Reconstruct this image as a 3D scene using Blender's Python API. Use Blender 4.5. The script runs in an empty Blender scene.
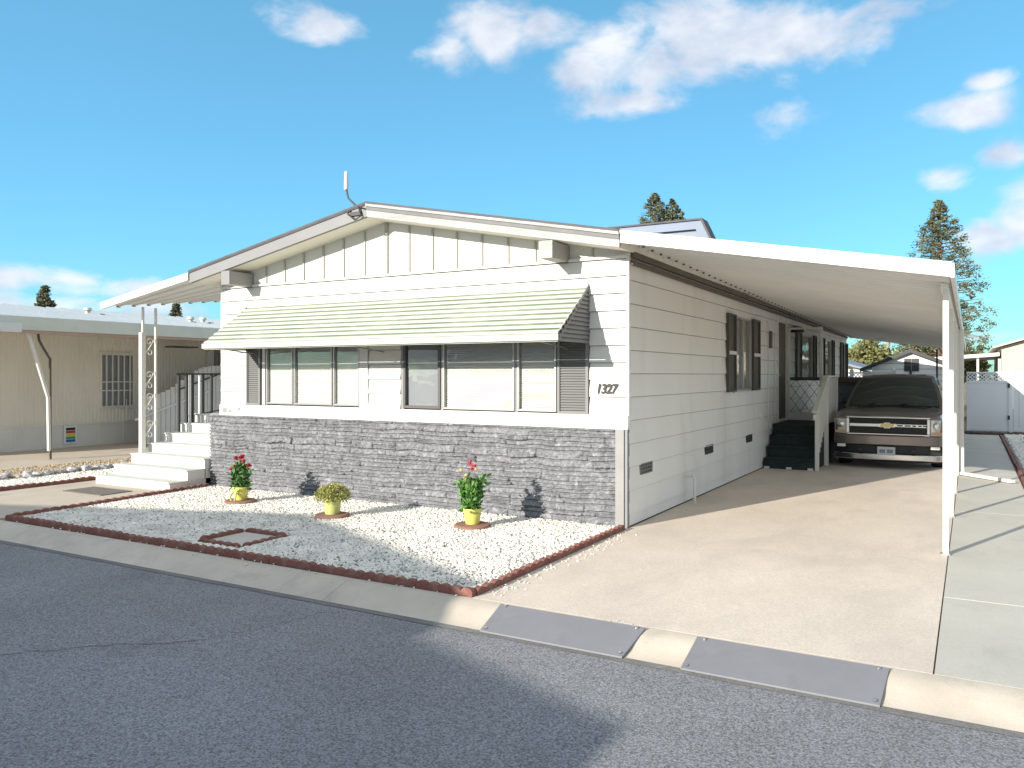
import bpy, math, random
import numpy as np
from mathutils import Vector, Matrix, noise as mnoise

random.seed(7); np.random.seed(7)
PI = math.pi
scene = bpy.context.scene
COL = scene.collection
R = math.radians

# ------------------------------------------------------------------ materials
def M(name, col, rough=.6, var=.08, scale=2.0, bump=0.0, bscale=80, metal=0, spec=.5, coat=0,
      fine=0.0, fscale=200, stain=None, stretch=None):
    m = bpy.data.materials.new(name); m.use_nodes = True
    nt = m.node_tree; N = nt.nodes; L = nt.links
    b = N['Principled BSDF']
    b.inputs['Roughness'].default_value = rough
    b.inputs['Metallic'].default_value = metal
    b.inputs['Specular IOR Level'].default_value = spec
    b.inputs['Coat Weight'].default_value = coat
    b.inputs['Coat Roughness'].default_value = .06
    tc = N.new('ShaderNodeTexCoord')
    src = tc.outputs['Object']
    if stretch:
        mp = N.new('ShaderNodeMapping'); mp.inputs['Scale'].default_value = stretch
        L.new(src, mp.inputs['Vector']); src = mp.outputs['Vector']
    n1 = N.new('ShaderNodeTexNoise'); n1.inputs['Scale'].default_value = scale; n1.inputs['Detail'].default_value = 7
    n1.inputs['Roughness'].default_value = .62
    L.new(src, n1.inputs['Vector'])
    mr = N.new('ShaderNodeMapRange'); mr.inputs['From Min'].default_value = .3; mr.inputs['From Max'].default_value = .7
    mr.inputs['To Min'].default_value = 1-var; mr.inputs['To Max'].default_value = 1+var
    L.new(n1.outputs['Fac'], mr.inputs['Value'])
    fac = mr.outputs['Result']
    if fine:
        n2 = N.new('ShaderNodeTexNoise'); n2.inputs['Scale'].default_value = fscale; n2.inputs['Detail'].default_value = 3
        L.new(tc.outputs['Object'], n2.inputs['Vector'])
        mr2 = N.new('ShaderNodeMapRange'); mr2.inputs['From Min'].default_value = .3; mr2.inputs['From Max'].default_value = .7
        mr2.inputs['To Min'].default_value = 1-fine; mr2.inputs['To Max'].default_value = 1+fine
        L.new(n2.outputs['Fac'], mr2.inputs['Value'])
        mm = N.new('ShaderNodeMath'); mm.operation = 'MULTIPLY'
        L.new(fac, mm.inputs[0]); L.new(mr2.outputs['Result'], mm.inputs[1]); fac = mm.outputs[0]
    vm = N.new('ShaderNodeVectorMath'); vm.operation = 'SCALE'
    vm.inputs[0].default_value = col[:3]
    L.new(fac, vm.inputs['Scale'])
    out = vm.outputs['Vector']
    if stain:
        scol, sscale, lo, hi, amt = stain
        n3 = N.new('ShaderNodeTexNoise'); n3.inputs['Scale'].default_value = sscale; n3.inputs['Detail'].default_value = 8
        n3.inputs['Roughness'].default_value = .65; n3.inputs['Distortion'].default_value = .6
        L.new(src, n3.inputs['Vector'])
        mr3 = N.new('ShaderNodeMapRange'); mr3.inputs['From Min'].default_value = lo; mr3.inputs['From Max'].default_value = hi
        mr3.inputs['To Max'].default_value = amt
        L.new(n3.outputs['Fac'], mr3.inputs['Value'])
        mx = N.new('ShaderNodeMix'); mx.data_type = 'RGBA'
        L.new(mr3.outputs['Result'], mx.inputs['Factor']); L.new(out, mx.inputs['A'])
        mx.inputs['B'].default_value = (*scol, 1); out = mx.outputs['Result']
    L.new(out, b.inputs['Base Color'])
    if bump:
        n4 = N.new('ShaderNodeTexNoise'); n4.inputs['Scale'].default_value = bscale; n4.inputs['Detail'].default_value = 5
        L.new(tc.outputs['Object'], n4.inputs['Vector'])
        bp = N.new('ShaderNodeBump'); bp.inputs['Strength'].default_value = 1; bp.inputs['Distance'].default_value = bump
        L.new(n4.outputs['Fac'], bp.inputs['Height']); L.new(bp.outputs['Normal'], b.inputs['Normal'])
    return m

def glass(name, tint=(.9,.95,.93), rough=.02, boost=.06):
    m = bpy.data.materials.new(name); m.use_nodes = True
    nt = m.node_tree; N = nt.nodes; L = nt.links
    N.remove(N['Principled BSDF'])
    o = N['Material Output']
    t = N.new('ShaderNodeBsdfTransparent'); t.inputs['Color'].default_value = (*tint, 1)
    g = N.new('ShaderNodeBsdfGlossy'); g.inputs['Roughness'].default_value = rough
    fr = N.new('ShaderNodeFresnel'); fr.inputs['IOR'].default_value = 1.5
    tc = N.new('ShaderNodeTexCoord'); nz = N.new('ShaderNodeTexNoise'); nz.inputs['Scale'].default_value = 2.5
    bp = N.new('ShaderNodeBump'); bp.inputs['Distance'].default_value = .004
    L.new(tc.outputs['Object'], nz.inputs['Vector']); L.new(nz.outputs['Fac'], bp.inputs['Height'])
    L.new(bp.outputs['Normal'], g.inputs['Normal'])
    ad = N.new('ShaderNodeMath'); ad.operation = 'ADD'; ad.inputs[1].default_value = boost
    L.new(fr.outputs[0], ad.inputs[0])
    mx = N.new('ShaderNodeMixShader')
    L.new(ad.outputs[0], mx.inputs[0]); L.new(t.outputs[0], mx.inputs[1]); L.new(g.outputs[0], mx.inputs[2])
    L.new(mx.outputs[0], o.inputs['Surface'])
    return m

W = dict(
 asphalt = M('asphalt', (.22,.224,.232), .9, .15, .55, .006, 110, fine=.62, fscale=85, stain=((.09,.09,.094), .9, .60,.78,.5)),
 crack = M('asphalt crack', (.06,.06,.06), .95),
 kerb = M('kerb concrete', (.55,.49,.40), .85, .12, 1.6, .002, 150, fine=.1, stain=((.22,.21,.19), 2.2, .55,.8,.6)),
 gutterline = M('gutter lip', (.17,.165,.155), .9, .2, 3, .003, 120, fine=.2, fscale=60),
 drive = M('driveway concrete', (.66,.575,.475), .82, .12, .9, .0015, 140, fine=.12, fscale=60, stretch=(1,.55,1), stain=((.46,.40,.34), 1.3, .50,.78,.6)),
 slab = M('side slab concrete', (.52,.50,.43), .82, .07, .9, .0015, 140, fine=.07, fscale=90, stain=((.30,.31,.29), 1.3, .56,.75,.45)),
 path = M('path concrete', (.52,.45,.36), .85, .08, 1.2, .0015, 140, fine=.07, stain=((.28,.25,.22), 1.5, .55,.75,.5)),
 dirt = M('dirt', (.22,.18,.13), .95, .2, 1.5, .01, 30, fine=.25, fscale=30),
 gravelbase = M('gravel bed', (.45,.43,.39), .95, .2, 6, .01, 40, fine=.35, fscale=45),
 pebble = M('white marble pebble', (.80,.765,.68), .75, .22, 3, .001, 200, fine=.12, fscale=30, stain=((.42,.38,.31), 24, .55,.68,.65)),
 tanpebble = M('tan pebble', (.42,.33,.22), .85, .25, 9, 0, fine=.2, fscale=40),
 rock = M('pale rock', (.42,.41,.40), .85, .3, 4, .01, 20, fine=.15, fscale=30),
 mulch = M('dark mulch', (.09,.075,.06), .95, .4, 8, .02, 20, fine=.4, fscale=25),
 edging = M('red edging concrete', (.21,.085,.065), .9, .22, 5, .003, 90, fine=.15, fscale=80, stain=((.40,.27,.21), 7, .55,.75,.5)),
 white = M('white paint', (.67,.655,.615), .5, .04, 1.2, .0006, 60, stain=((.50,.47,.40), .9, .52,.8,.4)),
 sidewhite = M('side wall paint', (.78,.76,.715), .5, .03, 1.1, .0006, 40, stretch=(1,1,.25), stain=((.56,.53,.47), 1.3, .48,.75,.5)),
 soffit = M('soffit paint', (.74,.70,.60), .6, .03),
 lapshade = M('painted lap shadow', (.27,.26,.24), .8, .25, 5, stretch=(1,1,.3)),  # shadow line under each siding lap, painted as a dark strip
 battenpaint = M('batten paint', (.40,.385,.345), .6, .06, 3),
 railgrey = M('grey drip edge', (.15,.15,.15), .6, .15, 6),
 trimgrey = M('grey trim', (.27,.265,.26), .6, .08, 3, .001, 60),
 beamgrey = M('beam grey', (.30,.29,.275), .6, .06),
 fascia = M('weathered fascia', (.38,.375,.36), .6, .18, 4, .002, 60, stretch=(.3,1,4), fine=.2, fscale=90, stain=((.22,.22,.21), 9, .5,.66,.7)),
 fasciagrey = M('grey fascia', (.22,.22,.225), .55, .06, 2),
 roofdark = M('roof covering', (.10,.10,.105), .8, .2, 4),
 roofblue = M('raised roof metal', (.13,.18,.27), .5, .1, 2),
 roofgrey = M('grey trim panel', (.22,.26,.31), .6, .08, 2),
 stone = M('painted stone', (.15,.155,.167), .6, .3, 5, .003, 70, fine=.3, fscale=30, stain=((.36,.36,.36), 16, .54,.66,.7)),
 metal = M('white enamel metal', (.72,.69,.62), .4, .03, 1.5, stain=((.55,.50,.42), 1.5, .62,.85,.4)),
 under = M('carport underside', (.80,.785,.745), .6, .05, .8, stain=((.58,.54,.46), .7, .55,.85,.5)),
 awnwhite = M('awning white slat', (.52,.52,.45), .45, .05, 5, stretch=(.4,1,1), stain=((.50,.50,.40), 5, .55,.8,.4)),
 awngreen = M('awning green slat', (.13,.22,.12), .5, .3, 3, stretch=(.5,1,1), stain=((.45,.44,.34), 3, .48,.7,.8)),
 shutter = M('grey shutter', (.20,.20,.195), .6, .05),
 darkshutter = M('dark shutter', (.075,.07,.055), .6, .1),
 darkmetal = M('dark metal', (.03,.03,.03), .45, .1),
 brown = M('brown beam', (.10,.08,.06), .6, .15, 3),
 alu = M('aluminium', (.42,.42,.41), .35, .05, metal=.7),
 darkframe = M('dark sash', (.09,.09,.095), .5, .05),
 blind = M('blind', (.74,.735,.70), .6, .04, 1),
 screen = M('insect screen', (.26,.28,.30), .8, .05, fine=.1),
 curtain = M('cream curtain', (.55,.48,.36), .8, .15, 6, stretch=(1,8,.5)),
 darkroom = M('dark interior', (.02,.02,.022), .8),
 glass = glass('window glass', tint=(.97,.975,.97), boost=.07),
 clear = glass('clear panel', (.75,.78,.78), .03, .02),
 vent = M('vent', (.05,.05,.045), .8, .3, 20),
 lettering = M('black lettering', (.012,.012,.012), .5),
 carpet = M('dark green carpet', (.022,.035,.034), .98, .3, 8, .004, 150, fine=.35, fscale=70),
 steps = M('painted white steps', (.72,.70,.65), .6, .06, 2.5, .0008, 90, stain=((.45,.50,.43), 3, .55,.8,.45)),
 tread = M('worn tread', (.52,.56,.50), .75, .12, 5, .001, 80),
 plate = M('steel ramp', (.215,.22,.235), .6, .07, 2.5, .0006, 60, metal=.15, stain=((.16,.16,.17), 2, .55,.75,.5)),
 yellowpot = M('yellow glazed pot', (.66,.62,.15), .4, .05, 6, spec=.5),
 greenpot = M('pale green pot', (.52,.56,.20), .5, .05, 6),
 soil = M('soil', (.05,.035,.025), .95, .3, 20),
 disk = M('round paver', (.26,.14,.10), .9, .2, 6, .003, 70, fine=.2),
 leaf = M('leaf', (.10,.24,.045), .6, .4, 30),
 leafdark = M('dark leaf', (.06,.15,.035), .6, .4, 30),
 mum = M('mum leaf', (.22,.24,.05), .7, .4, 30),
 petalyellow = M('yellow petal', (.62,.56,.16), .7, .2, 30),
 red = M('red petal', (.50,.03,.05), .6, .3, 30),
 pink = M('pink petal', (.68,.16,.22), .6, .3, 30),
 cream = M('cream petal', (.75,.66,.40), .6, .2, 30),
 nwall = M('cream corrugated wall', (.80,.76,.66), .55, .05, 1.2, stretch=(1,1,.3), stain=((.60,.55,.44), .8, .55,.8,.4)),
 nskirt = M('pale skirting', (.72,.71,.66), .6, .07, 1.5),
 ntrim = M('pinkish trim', (.46,.31,.23), .6, .1, 2),
 nroof = M('pale metal roof', (.22,.26,.29), .4, .08, 1.2, metal=.2, stain=((.35,.38,.40), 1.5, .55,.75,.5)),
 nfascia = M('pale green fascia', (.66,.66,.56), .45, .05, 1.4, stain=((.45,.50,.42), 2, .5,.8,.4)),
 tanwall = M('tan stucco', (.50,.46,.38), .8, .05, 3),
 vinyl = M('white vinyl', (.78,.79,.80), .35, .02, 1),
 bark = M('bark', (.14,.09,.06), .9, .25, 8, .01, 30),
 conifer = M('conifer needles', (.115,.135,.075), .8, .45, 1.3, fine=.3, fscale=6, stain=((.27,.22,.13), 1.6, .50,.7,.6)),
 bush = M('bush leaves', (.17,.17,.06), .8, .4, 2.2),
 bluebin = M('slate blue cabinet', (.10,.145,.20), .5, .08),
 lid = M('brown lid', (.09,.05,.04), .6, .1),
 paint = M('brown metallic car paint', (.23,.185,.16), .28, .03, metal=.45, coat=1.0, spec=.6),
 chrome = M('chrome', (.68,.68,.68), .18, .02, metal=1.0),
 blackplastic = M('black plastic', (.018,.02,.022), .5, .1),
 carglass = M('car glass', (.035,.055,.05), .03, .5, 2.5, spec=1.0, coat=1),
 lens = M('lamp lens', (.80,.76,.70), .15, .15, 18, metal=.35, coat=1),
 amber = M('amber lens', (.55,.30,.16), .2, .1, 10, coat=1),
 foglens = M('fog lamp lens', (.9,.88,.82), .2, .05, coat=1),
 gold = M('gold emblem', (.62,.48,.22), .3, .05, metal=.6),
 tyre = M('tyre rubber', (.02,.02,.02), .85, .2, 20),
 numplate = M('number plate', (.60,.62,.64), .5, .04),
 plateblue = M('plate characters', (.12,.14,.22), .5),
 mat_ = M('door mat', (.16,.14,.12), .95, .2, 8, .003, 90),
 bedlid = M('concrete lid', (.56,.52,.45), .85, .1, 5),
 wood = M('weathered wood', (.30,.27,.23), .85, .15, 2, stretch=(4,4,.5)),
 brass = M('brass', (.45,.30,.10), .4, metal=.6),
 oppwall = M('opposite wall paint', (.55,.56,.55), .6, .05),
)
for nm, c in dict(redstripe=(.55,.05,.04), yellowstripe=(.75,.6,.05), greenstripe=(.05,.35,.10), bluestripe=(.04,.12,.45), blackstripe=(.02,.02,.02)).items():
    W[nm] = M(nm, c, .6)

# ------------------------------------------------------------------ mesh builder
BASE = {}
class MB:
    def __init__(s): s.v = []; s.f = []
    def add(s, vs, fs):
        n = len(s.v); s.v += [tuple(p) for p in vs]; s.f += [tuple(i+n for i in f) for f in fs]; return s
    def box(s, x0, y0, z0, x1, y1, z1):
        x0,x1 = min(x0,x1),max(x0,x1); y0,y1 = min(y0,y1),max(y0,y1); z0,z1 = min(z0,z1),max(z0,z1)
        return s.add([(x0,y0,z0),(x1,y0,z0),(x1,y1,z0),(x0,y1,z0),(x0,y0,z1),(x1,y0,z1),(x1,y1,z1),(x0,y1,z1)],
              [(3,2,1,0),(4,5,6,7),(0,1,5,4),(1,2,6,5),(2,3,7,6),(3,0,4,7)])
    def hexa(s, b, t):      # bottom 4 pts, top 4 pts (ccw from above)
        return s.add(list(b)+list(t), [(3,2,1,0),(4,5,6,7),(0,1,5,4),(1,2,6,5),(2,3,7,6),(3,0,4,7)])
    def quad(s, a, b, c, d): return s.add([a,b,c,d], [(0,1,2,3)])
    def prism(s, pts, vec):  # polygon pts (3d) extruded by vec
        n = len(pts); v = Vector(vec)
        a = [tuple(p) for p in pts]; b = [tuple(Vector(p)+v) for p in pts]
        nn = Vector((0,0,0))
        for i in range(n):
            nn += Vector(a[i]).cross(Vector(a[(i+1)%n]))
        if nn.dot(v) < 0: fs = [tuple(range(n)), tuple(range(2*n-1, n-1, -1))]; fl = False
        else: fs = [tuple(range(n-1,-1,-1)), tuple(range(n,2*n))]; fl = True
        for i in range(n):
            j = (i+1)%n
            fs.append((i,j,n+j,n+i) if fl else (j,i,n+i,n+j))
        return s.add(a+b, fs)
    def bar(s, p, q, w, h=None, up=(0,0,1)):   # rectangular bar from p to q
        h = h or w; p = Vector(p); q = Vector(q); d = (q-p).normalized(); u = Vector(up)
        if abs(d.dot(u)) > .99: u = Vector((0,1,0))
        a = d.cross(u).normalized()*w/2; b = a.cross(d).normalized()*h/2
        return s.add([p-a-b,p+a-b,p+a+b,p-a+b,q-a-b,q+a-b,q+a+b,q-a+b],
              [(0,1,2,3),(7,6,5,4),(0,4,5,1),(1,5,6,2),(2,6,7,3),(3,7,4,0)])
    def tube(s, path, r, n=10, caps=True, r1=None):
        P = [Vector(p) for p in path]; rings = []; k = len(P)
        t0 = (P[1]-P[0]).normalized(); u = Vector((0,0,1)) if abs(t0.z) < .9 else Vector((1,0,0))
        a = t0.cross(u).normalized()
        for i, p in enumerate(P):
            t = (P[min(i+1,k-1)]-P[max(i-1,0)]).normalized()
            a = (a - t*a.dot(t)).normalized(); b = t.cross(a)
            rr = r if r1 is None else r+(r1-r)*i/(k-1)
            rings.append([p+a*math.cos(2*PI*j/n)*rr+b*math.sin(2*PI*j/n)*rr for j in range(n)])
        vs = [q for g in rings for q in g]; fs = []
        for i in range(k-1):
            for j in range(n):
                l = (j+1)%n; fs.append((i*n+j, i*n+l, (i+1)*n+l, (i+1)*n+j))
        if caps: fs.append(tuple(range(n-1,-1,-1))); fs.append(tuple((k-1)*n+j for j in range(n)))
        return s.add(vs, fs)
    def lathe(s, prof, c, n=28, axis='z'):
        vs = []; fs = []
        for (r, h) in prof:
            for j in range(n):
                a = 2*PI*j/n
                if axis == 'z': vs.append((c[0]+r*math.cos(a), c[1]+r*math.sin(a), c[2]+h))
                elif axis == 'x': vs.append((c[0]+h, c[1]+r*math.cos(a), c[2]+r*math.sin(a)))
                else: vs.append((c[0]+r*math.sin(a), c[1]+h, c[2]+r*math.cos(a)))
        for i in range(len(prof)-1):
            for j in range(n):
                l = (j+1)%n; fs.append((i*n+j, i*n+l, (i+1)*n+l, (i+1)*n+j))
        fs.append(tuple(range(n-1,-1,-1))); fs.append(tuple((len(prof)-1)*n+j for j in range(n)))
        return s.add(vs, fs)
    def loft(s, rings, closed=True, caps=True):
        n = len(rings[0]); vs = [p for r in rings for p in r]; fs = []
        for i in range(len(rings)-1):
            for j in range(n if closed else n-1):
                l = (j+1)%n; fs.append((i*n+j, i*n+l, (i+1)*n+l, (i+1)*n+j))
        if caps: fs.append(tuple(range(n-1,-1,-1))); fs.append(tuple((len(rings)-1)*n+j for j in range(n)))
        return s.add(vs, fs)
    def build(s, name, mat, parent=None, smooth=False, bevel=0, kind=None, label=None, angle=35):
        root = parent
        while root is not None and root.parent is not None: root = root.parent
        b = BASE.get(root.name, (0,0,0)) if root is not None else (0,0,0)
        me = bpy.data.meshes.new(name)
        me.from_pydata([(x-b[0],y-b[1],z-b[2]) for x,y,z in s.v], [], s.f)
        me.materials.append(W[mat] if isinstance(mat, str) else mat)
        me.update()
        o = bpy.data.objects.new(name, me); COL.objects.link(o)
        if parent is not None: o.parent = parent
        if smooth:
            me.polygons.foreach_set('use_smooth', [True]*len(me.polygons))
            me.set_sharp_from_angle(angle=R(angle))
        if bevel:
            m = o.modifiers.new('soft edges', 'BEVEL'); m.width = bevel; m.segments = 2; m.limit_method = 'ANGLE'; m.angle_limit = R(40)
        if kind: o['kind'] = kind
        if label: o['label'] = label
        return o

def tag(o, label, cat, group=None, kind=None):
    o['label'] = label; o['category'] = cat
    if group: o['group'] = group
    if kind: o['kind'] = kind
    return o
def thing(name, label, cat, loc, group=None):
    o = bpy.data.objects.new(name, None); COL.objects.link(o); o.location = loc
    o.empty_display_size = .1
    BASE[o.name] = tuple(loc); return tag(o, label, cat, group)
def dup(root, loc, label=None, rz=None):
    c = root.copy(); COL.objects.link(c); c.location = loc
    if rz is not None: c.rotation_euler[2] = rz
    if label: c['label'] = label
    for ch in root.children:
        d = ch.copy(); COL.objects.link(d); d.parent = c
        for g in ch.children:
            e = g.copy(); COL.objects.link(e); e.parent = d
    return c
def rebase(mb, base):       # single-mesh thing with origin at its base
    mb.v = [(x-base[0],y-base[1],z-base[2]) for x,y,z in mb.v]; return mb

# ------------------------------------------------------------------ camera, sky, sun
cam = bpy.data.cameras.new('camera'); co = bpy.data.objects.new('camera', cam); COL.objects.link(co)
co.location = (0,0,1.85); co.rotation_euler = (PI/2, 0, R(29.9))
cam.sensor_width = 36; cam.lens = 798/1024*36; cam.shift_y = -9/1024; cam.clip_end = 3000; cam.clip_start = .05
scene.camera = co

SUN_AZ, SUN_EL = 199.5, 17.8      # compass direction the sun stands in (from +Y clockwise), elevation
world = bpy.data.worlds.new('World'); scene.world = world; world.use_nodes = True
nt = world.node_tree; N = nt.nodes; L = nt.links
bg = N['Background']; bg.inputs['Strength'].default_value = .15
sky = N.new('ShaderNodeTexSky'); sky.sky_type = 'NISHITA'; sky.sun_disc = False
sky.sun_elevation = R(SUN_EL); sky.sun_rotation = R(SUN_AZ); sky.air_density = 1.0; sky.dust_density = .4; sky.ozone_density = 1.6
tint = N.new('ShaderNodeMix'); tint.data_type = 'RGBA'; tint.blend_type = 'MULTIPLY'; tint.inputs['Factor'].default_value = 1
L.new(sky.outputs[0], tint.inputs['A']); 
SKYLIFT = True
tc = N.new('ShaderNodeTexCoord'); sep = N.new('ShaderNodeSeparateXYZ'); L.new(tc.outputs['Generated'], sep.inputs[0])
def mth(op, a, b=None, c=None):
    n = N.new('ShaderNodeMath'); n.operation = op
    for i, x in enumerate((a,b,c)):
        if x is None: continue
        if isinstance(x, (int,float)): n.inputs[i].default_value = x
        else: L.new(x, n.inputs[i])
    return n.outputs[0]
az = mth('ARCTAN2', sep.outputs['X'], sep.outputs['Y']); el = mth('ARCSINE', sep.outputs['Z'])
nz = N.new('ShaderNodeTexNoise'); nz.inputs['Scale'].default_value = 10; nz.inputs['Detail'].default_value = 11; nz.inputs['Roughness'].default_value = .58
nz.inputs['Distortion'].default_value = .25
mp = N.new('ShaderNodeMapping'); mp.inputs['Scale'].default_value = (1,1,1.7); mp.inputs['Location'].default_value = (3.3,1.2,.4)
L.new(tc.outputs['Generated'], mp.inputs[0]); L.new(mp.outputs[0], nz.inputs['Vector'])
clouds = [ # azimuth, elevation, half width, half height (degrees), strength
 (-24.7,21.0,2.3,1.2,0.8),(-20.8,21.2,4.3,2.2,1),(-16.6,22.1,4.1,2.2,1),(-12.3,21.7,4.6,2.1,1),(-7.9,21.5,4.3,1.7,1),(-5.1,22.4,2.9,0.9,0.9),(-21.3,18.9,2.5,1.0,0.8),(-34.2,22.0,1.6,1.5,0.7),(-31.3,23.5,3.4,1.6,0.85),(-27.9,23.5,2.3,1.2,0.7),(-43.1,23.1,2.6,0.9,0.6),(0.2,16.1,2.4,1.1,0.9),(0.8,17.6,1.2,0.7,0.9),(-1.6,12.3,1.6,0.7,0.9),(1.8,13.4,1.3,0.9,0.9),(1.0,8.1,1.8,1.3,1),(2.8,9.7,1.7,2.0,1.1),(-11.0,16.9,2.0,0.9,0.65),(-61.6,5.8,2.2,0.7,1),(-58.8,5.6,3.1,0.9,1),(-55.8,5.5,2.6,0.9,1),(-59.4,4.3,8.2,0.9,0.9),(-51.3,3.8,5.1,0.5,0.5),(1.5,2.4,3.0,0.3,0.5),
 (20,14,9,3,1),(45,20,12,4,1),(-95,16,14,4,1),(80,9,16,3,1),(-130,20,14,5,.9)]
egr = N.new('ShaderNodeMapRange'); egr.inputs['From Min'].default_value = R(3); egr.inputs['From Max'].default_value = R(25); L.new(el, egr.inputs['Value'])
gm = N.new('ShaderNodeMix'); gm.data_type = 'RGBA'; L.new(egr.outputs[0], gm.inputs['Factor'])
gm.inputs['A'].default_value = (.36,.71,.92,1); gm.inputs['B'].default_value = (.62,1.10,1.12,1)
agr = N.new('ShaderNodeMapRange'); agr.inputs['From Min'].default_value = R(-58); agr.inputs['From Max'].default_value = R(-12)
agr.inputs['To Min'].default_value = 1; agr.inputs['To Max'].default_value = .74; L.new(az, agr.inputs['Value'])
vsc = N.new('ShaderNodeVectorMath'); vsc.operation = 'SCALE'; L.new(gm.outputs['Result'], vsc.inputs[0]); L.new(agr.outputs[0], vsc.inputs['Scale'])
L.new(vsc.outputs[0], tint.inputs['B'])
mask = None
for a, e, wa, we, st in clouds:
    da = mth('DIVIDE', mth('SUBTRACT', az, R(a)), R(wa)); de = mth('DIVIDE', mth('SUBTRACT', el, R(e)), R(we))
    d = mth('SQRT', mth('ADD', mth('MULTIPLY', da, da), mth('MULTIPLY', de, de)))
    k = mth('MULTIPLY', mth('SUBTRACT', 1.3, d), st)
    mask = k if mask is None else mth('MAXIMUM', mask, k)
fill_hi = mth('MULTIPLY', mth('SUBTRACT', el, .60), 4.0)  # unseen cloud cover added overhead and behind the camera for neutral fill light
fill_back = mth('MULTIPLY', mth('SUBTRACT', mth('ABSOLUTE', mth('ADD', az, .52)), 1.15), 3.0)
fill_back = mth('MINIMUM', fill_back, mth('MULTIPLY', mth('SUBTRACT', el, -.05), 9.0))
mask = mth('MAXIMUM', mask, mth('MINIMUM', mth('MAXIMUM', fill_hi, fill_back), .75))
dens = mth('ADD', mth('MULTIPLY', mth('MINIMUM', mask, .85), 1.15), mth('MULTIPLY', mth('SUBTRACT', nz.outputs['Fac'], .46), 4.0))
mr = N.new('ShaderNodeMapRange'); mr.interpolation_type = 'SMOOTHSTEP'
mr.inputs['From Min'].default_value = .02; mr.inputs['From Max'].default_value = 1.3; mr.inputs['To Max'].default_value = .9
L.new(dens, mr.inputs['Value'])
nz2 = N.new('ShaderNodeTexNoise'); nz2.inputs['Scale'].default_value = 13; nz2.inputs['Detail'].default_value = 5
L.new(mp.outputs[0], nz2.inputs['Vector'])
cc = N.new('ShaderNodeMix'); cc.data_type = 'RGBA'
mrc = N.new('ShaderNodeMapRange'); mrc.inputs['From Min'].default_value = .36; mrc.inputs['From Max'].default_value = .64
L.new(nz2.outputs['Fac'], mrc.inputs['Value']); L.new(mrc.outputs[0], cc.inputs['Factor'])
cc.inputs['A'].default_value = (2.5,2.8,3.4,1); cc.inputs['B'].default_value = (4.1,4.15,4.3,1)
mxc = N.new('ShaderNodeMix'); mxc.data_type = 'RGBA'
L.new(mr.outputs[0], mxc.inputs['Factor']); L.new(tint.outputs['Result'], mxc.inputs['A']); L.new(cc.outputs['Result'], mxc.inputs['B'])
L.new(mxc.outputs['Result'], bg.inputs['Color'])

sl = bpy.data.lights.new('sun', 'SUN'); so = bpy.data.objects.new('sun', sl); COL.objects.link(so)
sl.energy = 4.5; sl.angle = R(.53); sl.color = (1.0,.92,.82)
sd = Vector((math.sin(R(SUN_AZ))*math.cos(R(SUN_EL)), math.cos(R(SUN_AZ))*math.cos(R(SUN_EL)), math.sin(R(SUN_EL))))
so.rotation_euler = sd.to_track_quat('Z','Y').to_euler(); so.location = (0,-10,20)
vs = scene.view_settings; vs.view_transform = 'Standard'; vs.look = 'None'; vs.exposure = .72; vs.gamma = 1

# ------------------------------------------------------------------ ground
ZR = -.10                      # road level; yards lie at 0
m = MB()
m.add([(-600,-600,-.02),(600,-600,-.02),(600,-4.3,-.02),(-600,-4.3,-.02),(-600,-4.2,ZR-.1),(600,-4.2,ZR-.1),
       (600,5.50,ZR-.1),(-600,5.50,ZR-.1),(-600,5.555,-.02),(600,5.555,-.02),(600,900,-.02),(-600,900,-.02)],
      [(0,1,2,3),(3,2,5,4),(4,5,6,7),(7,6,9,8),(8,9,10,11)])
m.build('ground', 'dirt', kind='structure')
MB().quad((-120,-4.0,ZR),(90,-4.0,ZR),(90,5.16,ZR),(-120,5.16,ZR)).build('road', 'asphalt', kind='structure')
# cracks in the asphalt: thin ragged strips
m = MB()
def crack(x0,y0,x1,y1,w=.005):
    n = 50; L1 = []; L2 = []
    dx,dy = x1-x0,y1-y0; l = math.hypot(dx,dy); nx,ny = -dy/l,dx/l; j = 0
    for i in range(n+1):
        j += random.uniform(-.02,.02); j *= .93; t = i/n; ww = w*random.uniform(.3,1)
        x,y = x0+dx*t+nx*j, y0+dy*t+ny*j
        L1.append((x+nx*ww,y+ny*ww,ZR+.004)); L2.append((x-nx*ww,y-ny*ww,ZR+.004))
    for i in range(n): m.quad(L1[i],L2[i],L2[i+1],L1[i+1])
crack(-6.6,2.35,-4.9,4.0); crack(-4.9,4.0,-4.6,4.9,.003); crack(-9.2,2.6,-6.6,2.35,.004)
m.build('road_crack', 'crack', kind='structure')
# rolled kerb, in cast lengths with joints
prof = [(5.13,ZR+.005),(5.17,ZR+.012),(5.24,ZR+.03),(5.32,ZR+.062),(5.40,ZR+.088),(5.48,ZR+.10+.004),(5.56,ZR+.10+.006),(5.56,-.2),(5.13,-.2)]
m = MB(); x = -60.3
js = [-10.9,-7.95,-4.85,1.25]
edges = sorted([-60+3.05*i for i in range(16)]+js+[4.3+3.05*i for i in range(12)])
for a, b in zip(edges[:-1], edges[1:]):
    if b-a < .4: continue
    m.prism([(a+.002,y,z) for y,z in prof], (b-a-.004,0,0))
m.build('kerb', 'kerb', kind='structure', smooth=True)
m = MB(); n = 160
for i in range(n):
    a = -40+i*.31; w0 = 5.07+.02*mnoise.noise(Vector((a*2,0,0))); w1 = 5.07+.02*mnoise.noise(Vector(((a+.31)*2,0,0)))
    m.quad((a,w0,ZR+.004),(a+.31,w1,ZR+.004),(a+.31,5.14,ZR+.009),(a,5.14,ZR+.009))
m.build('gutter', 'gutterline', kind='structure')
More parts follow.
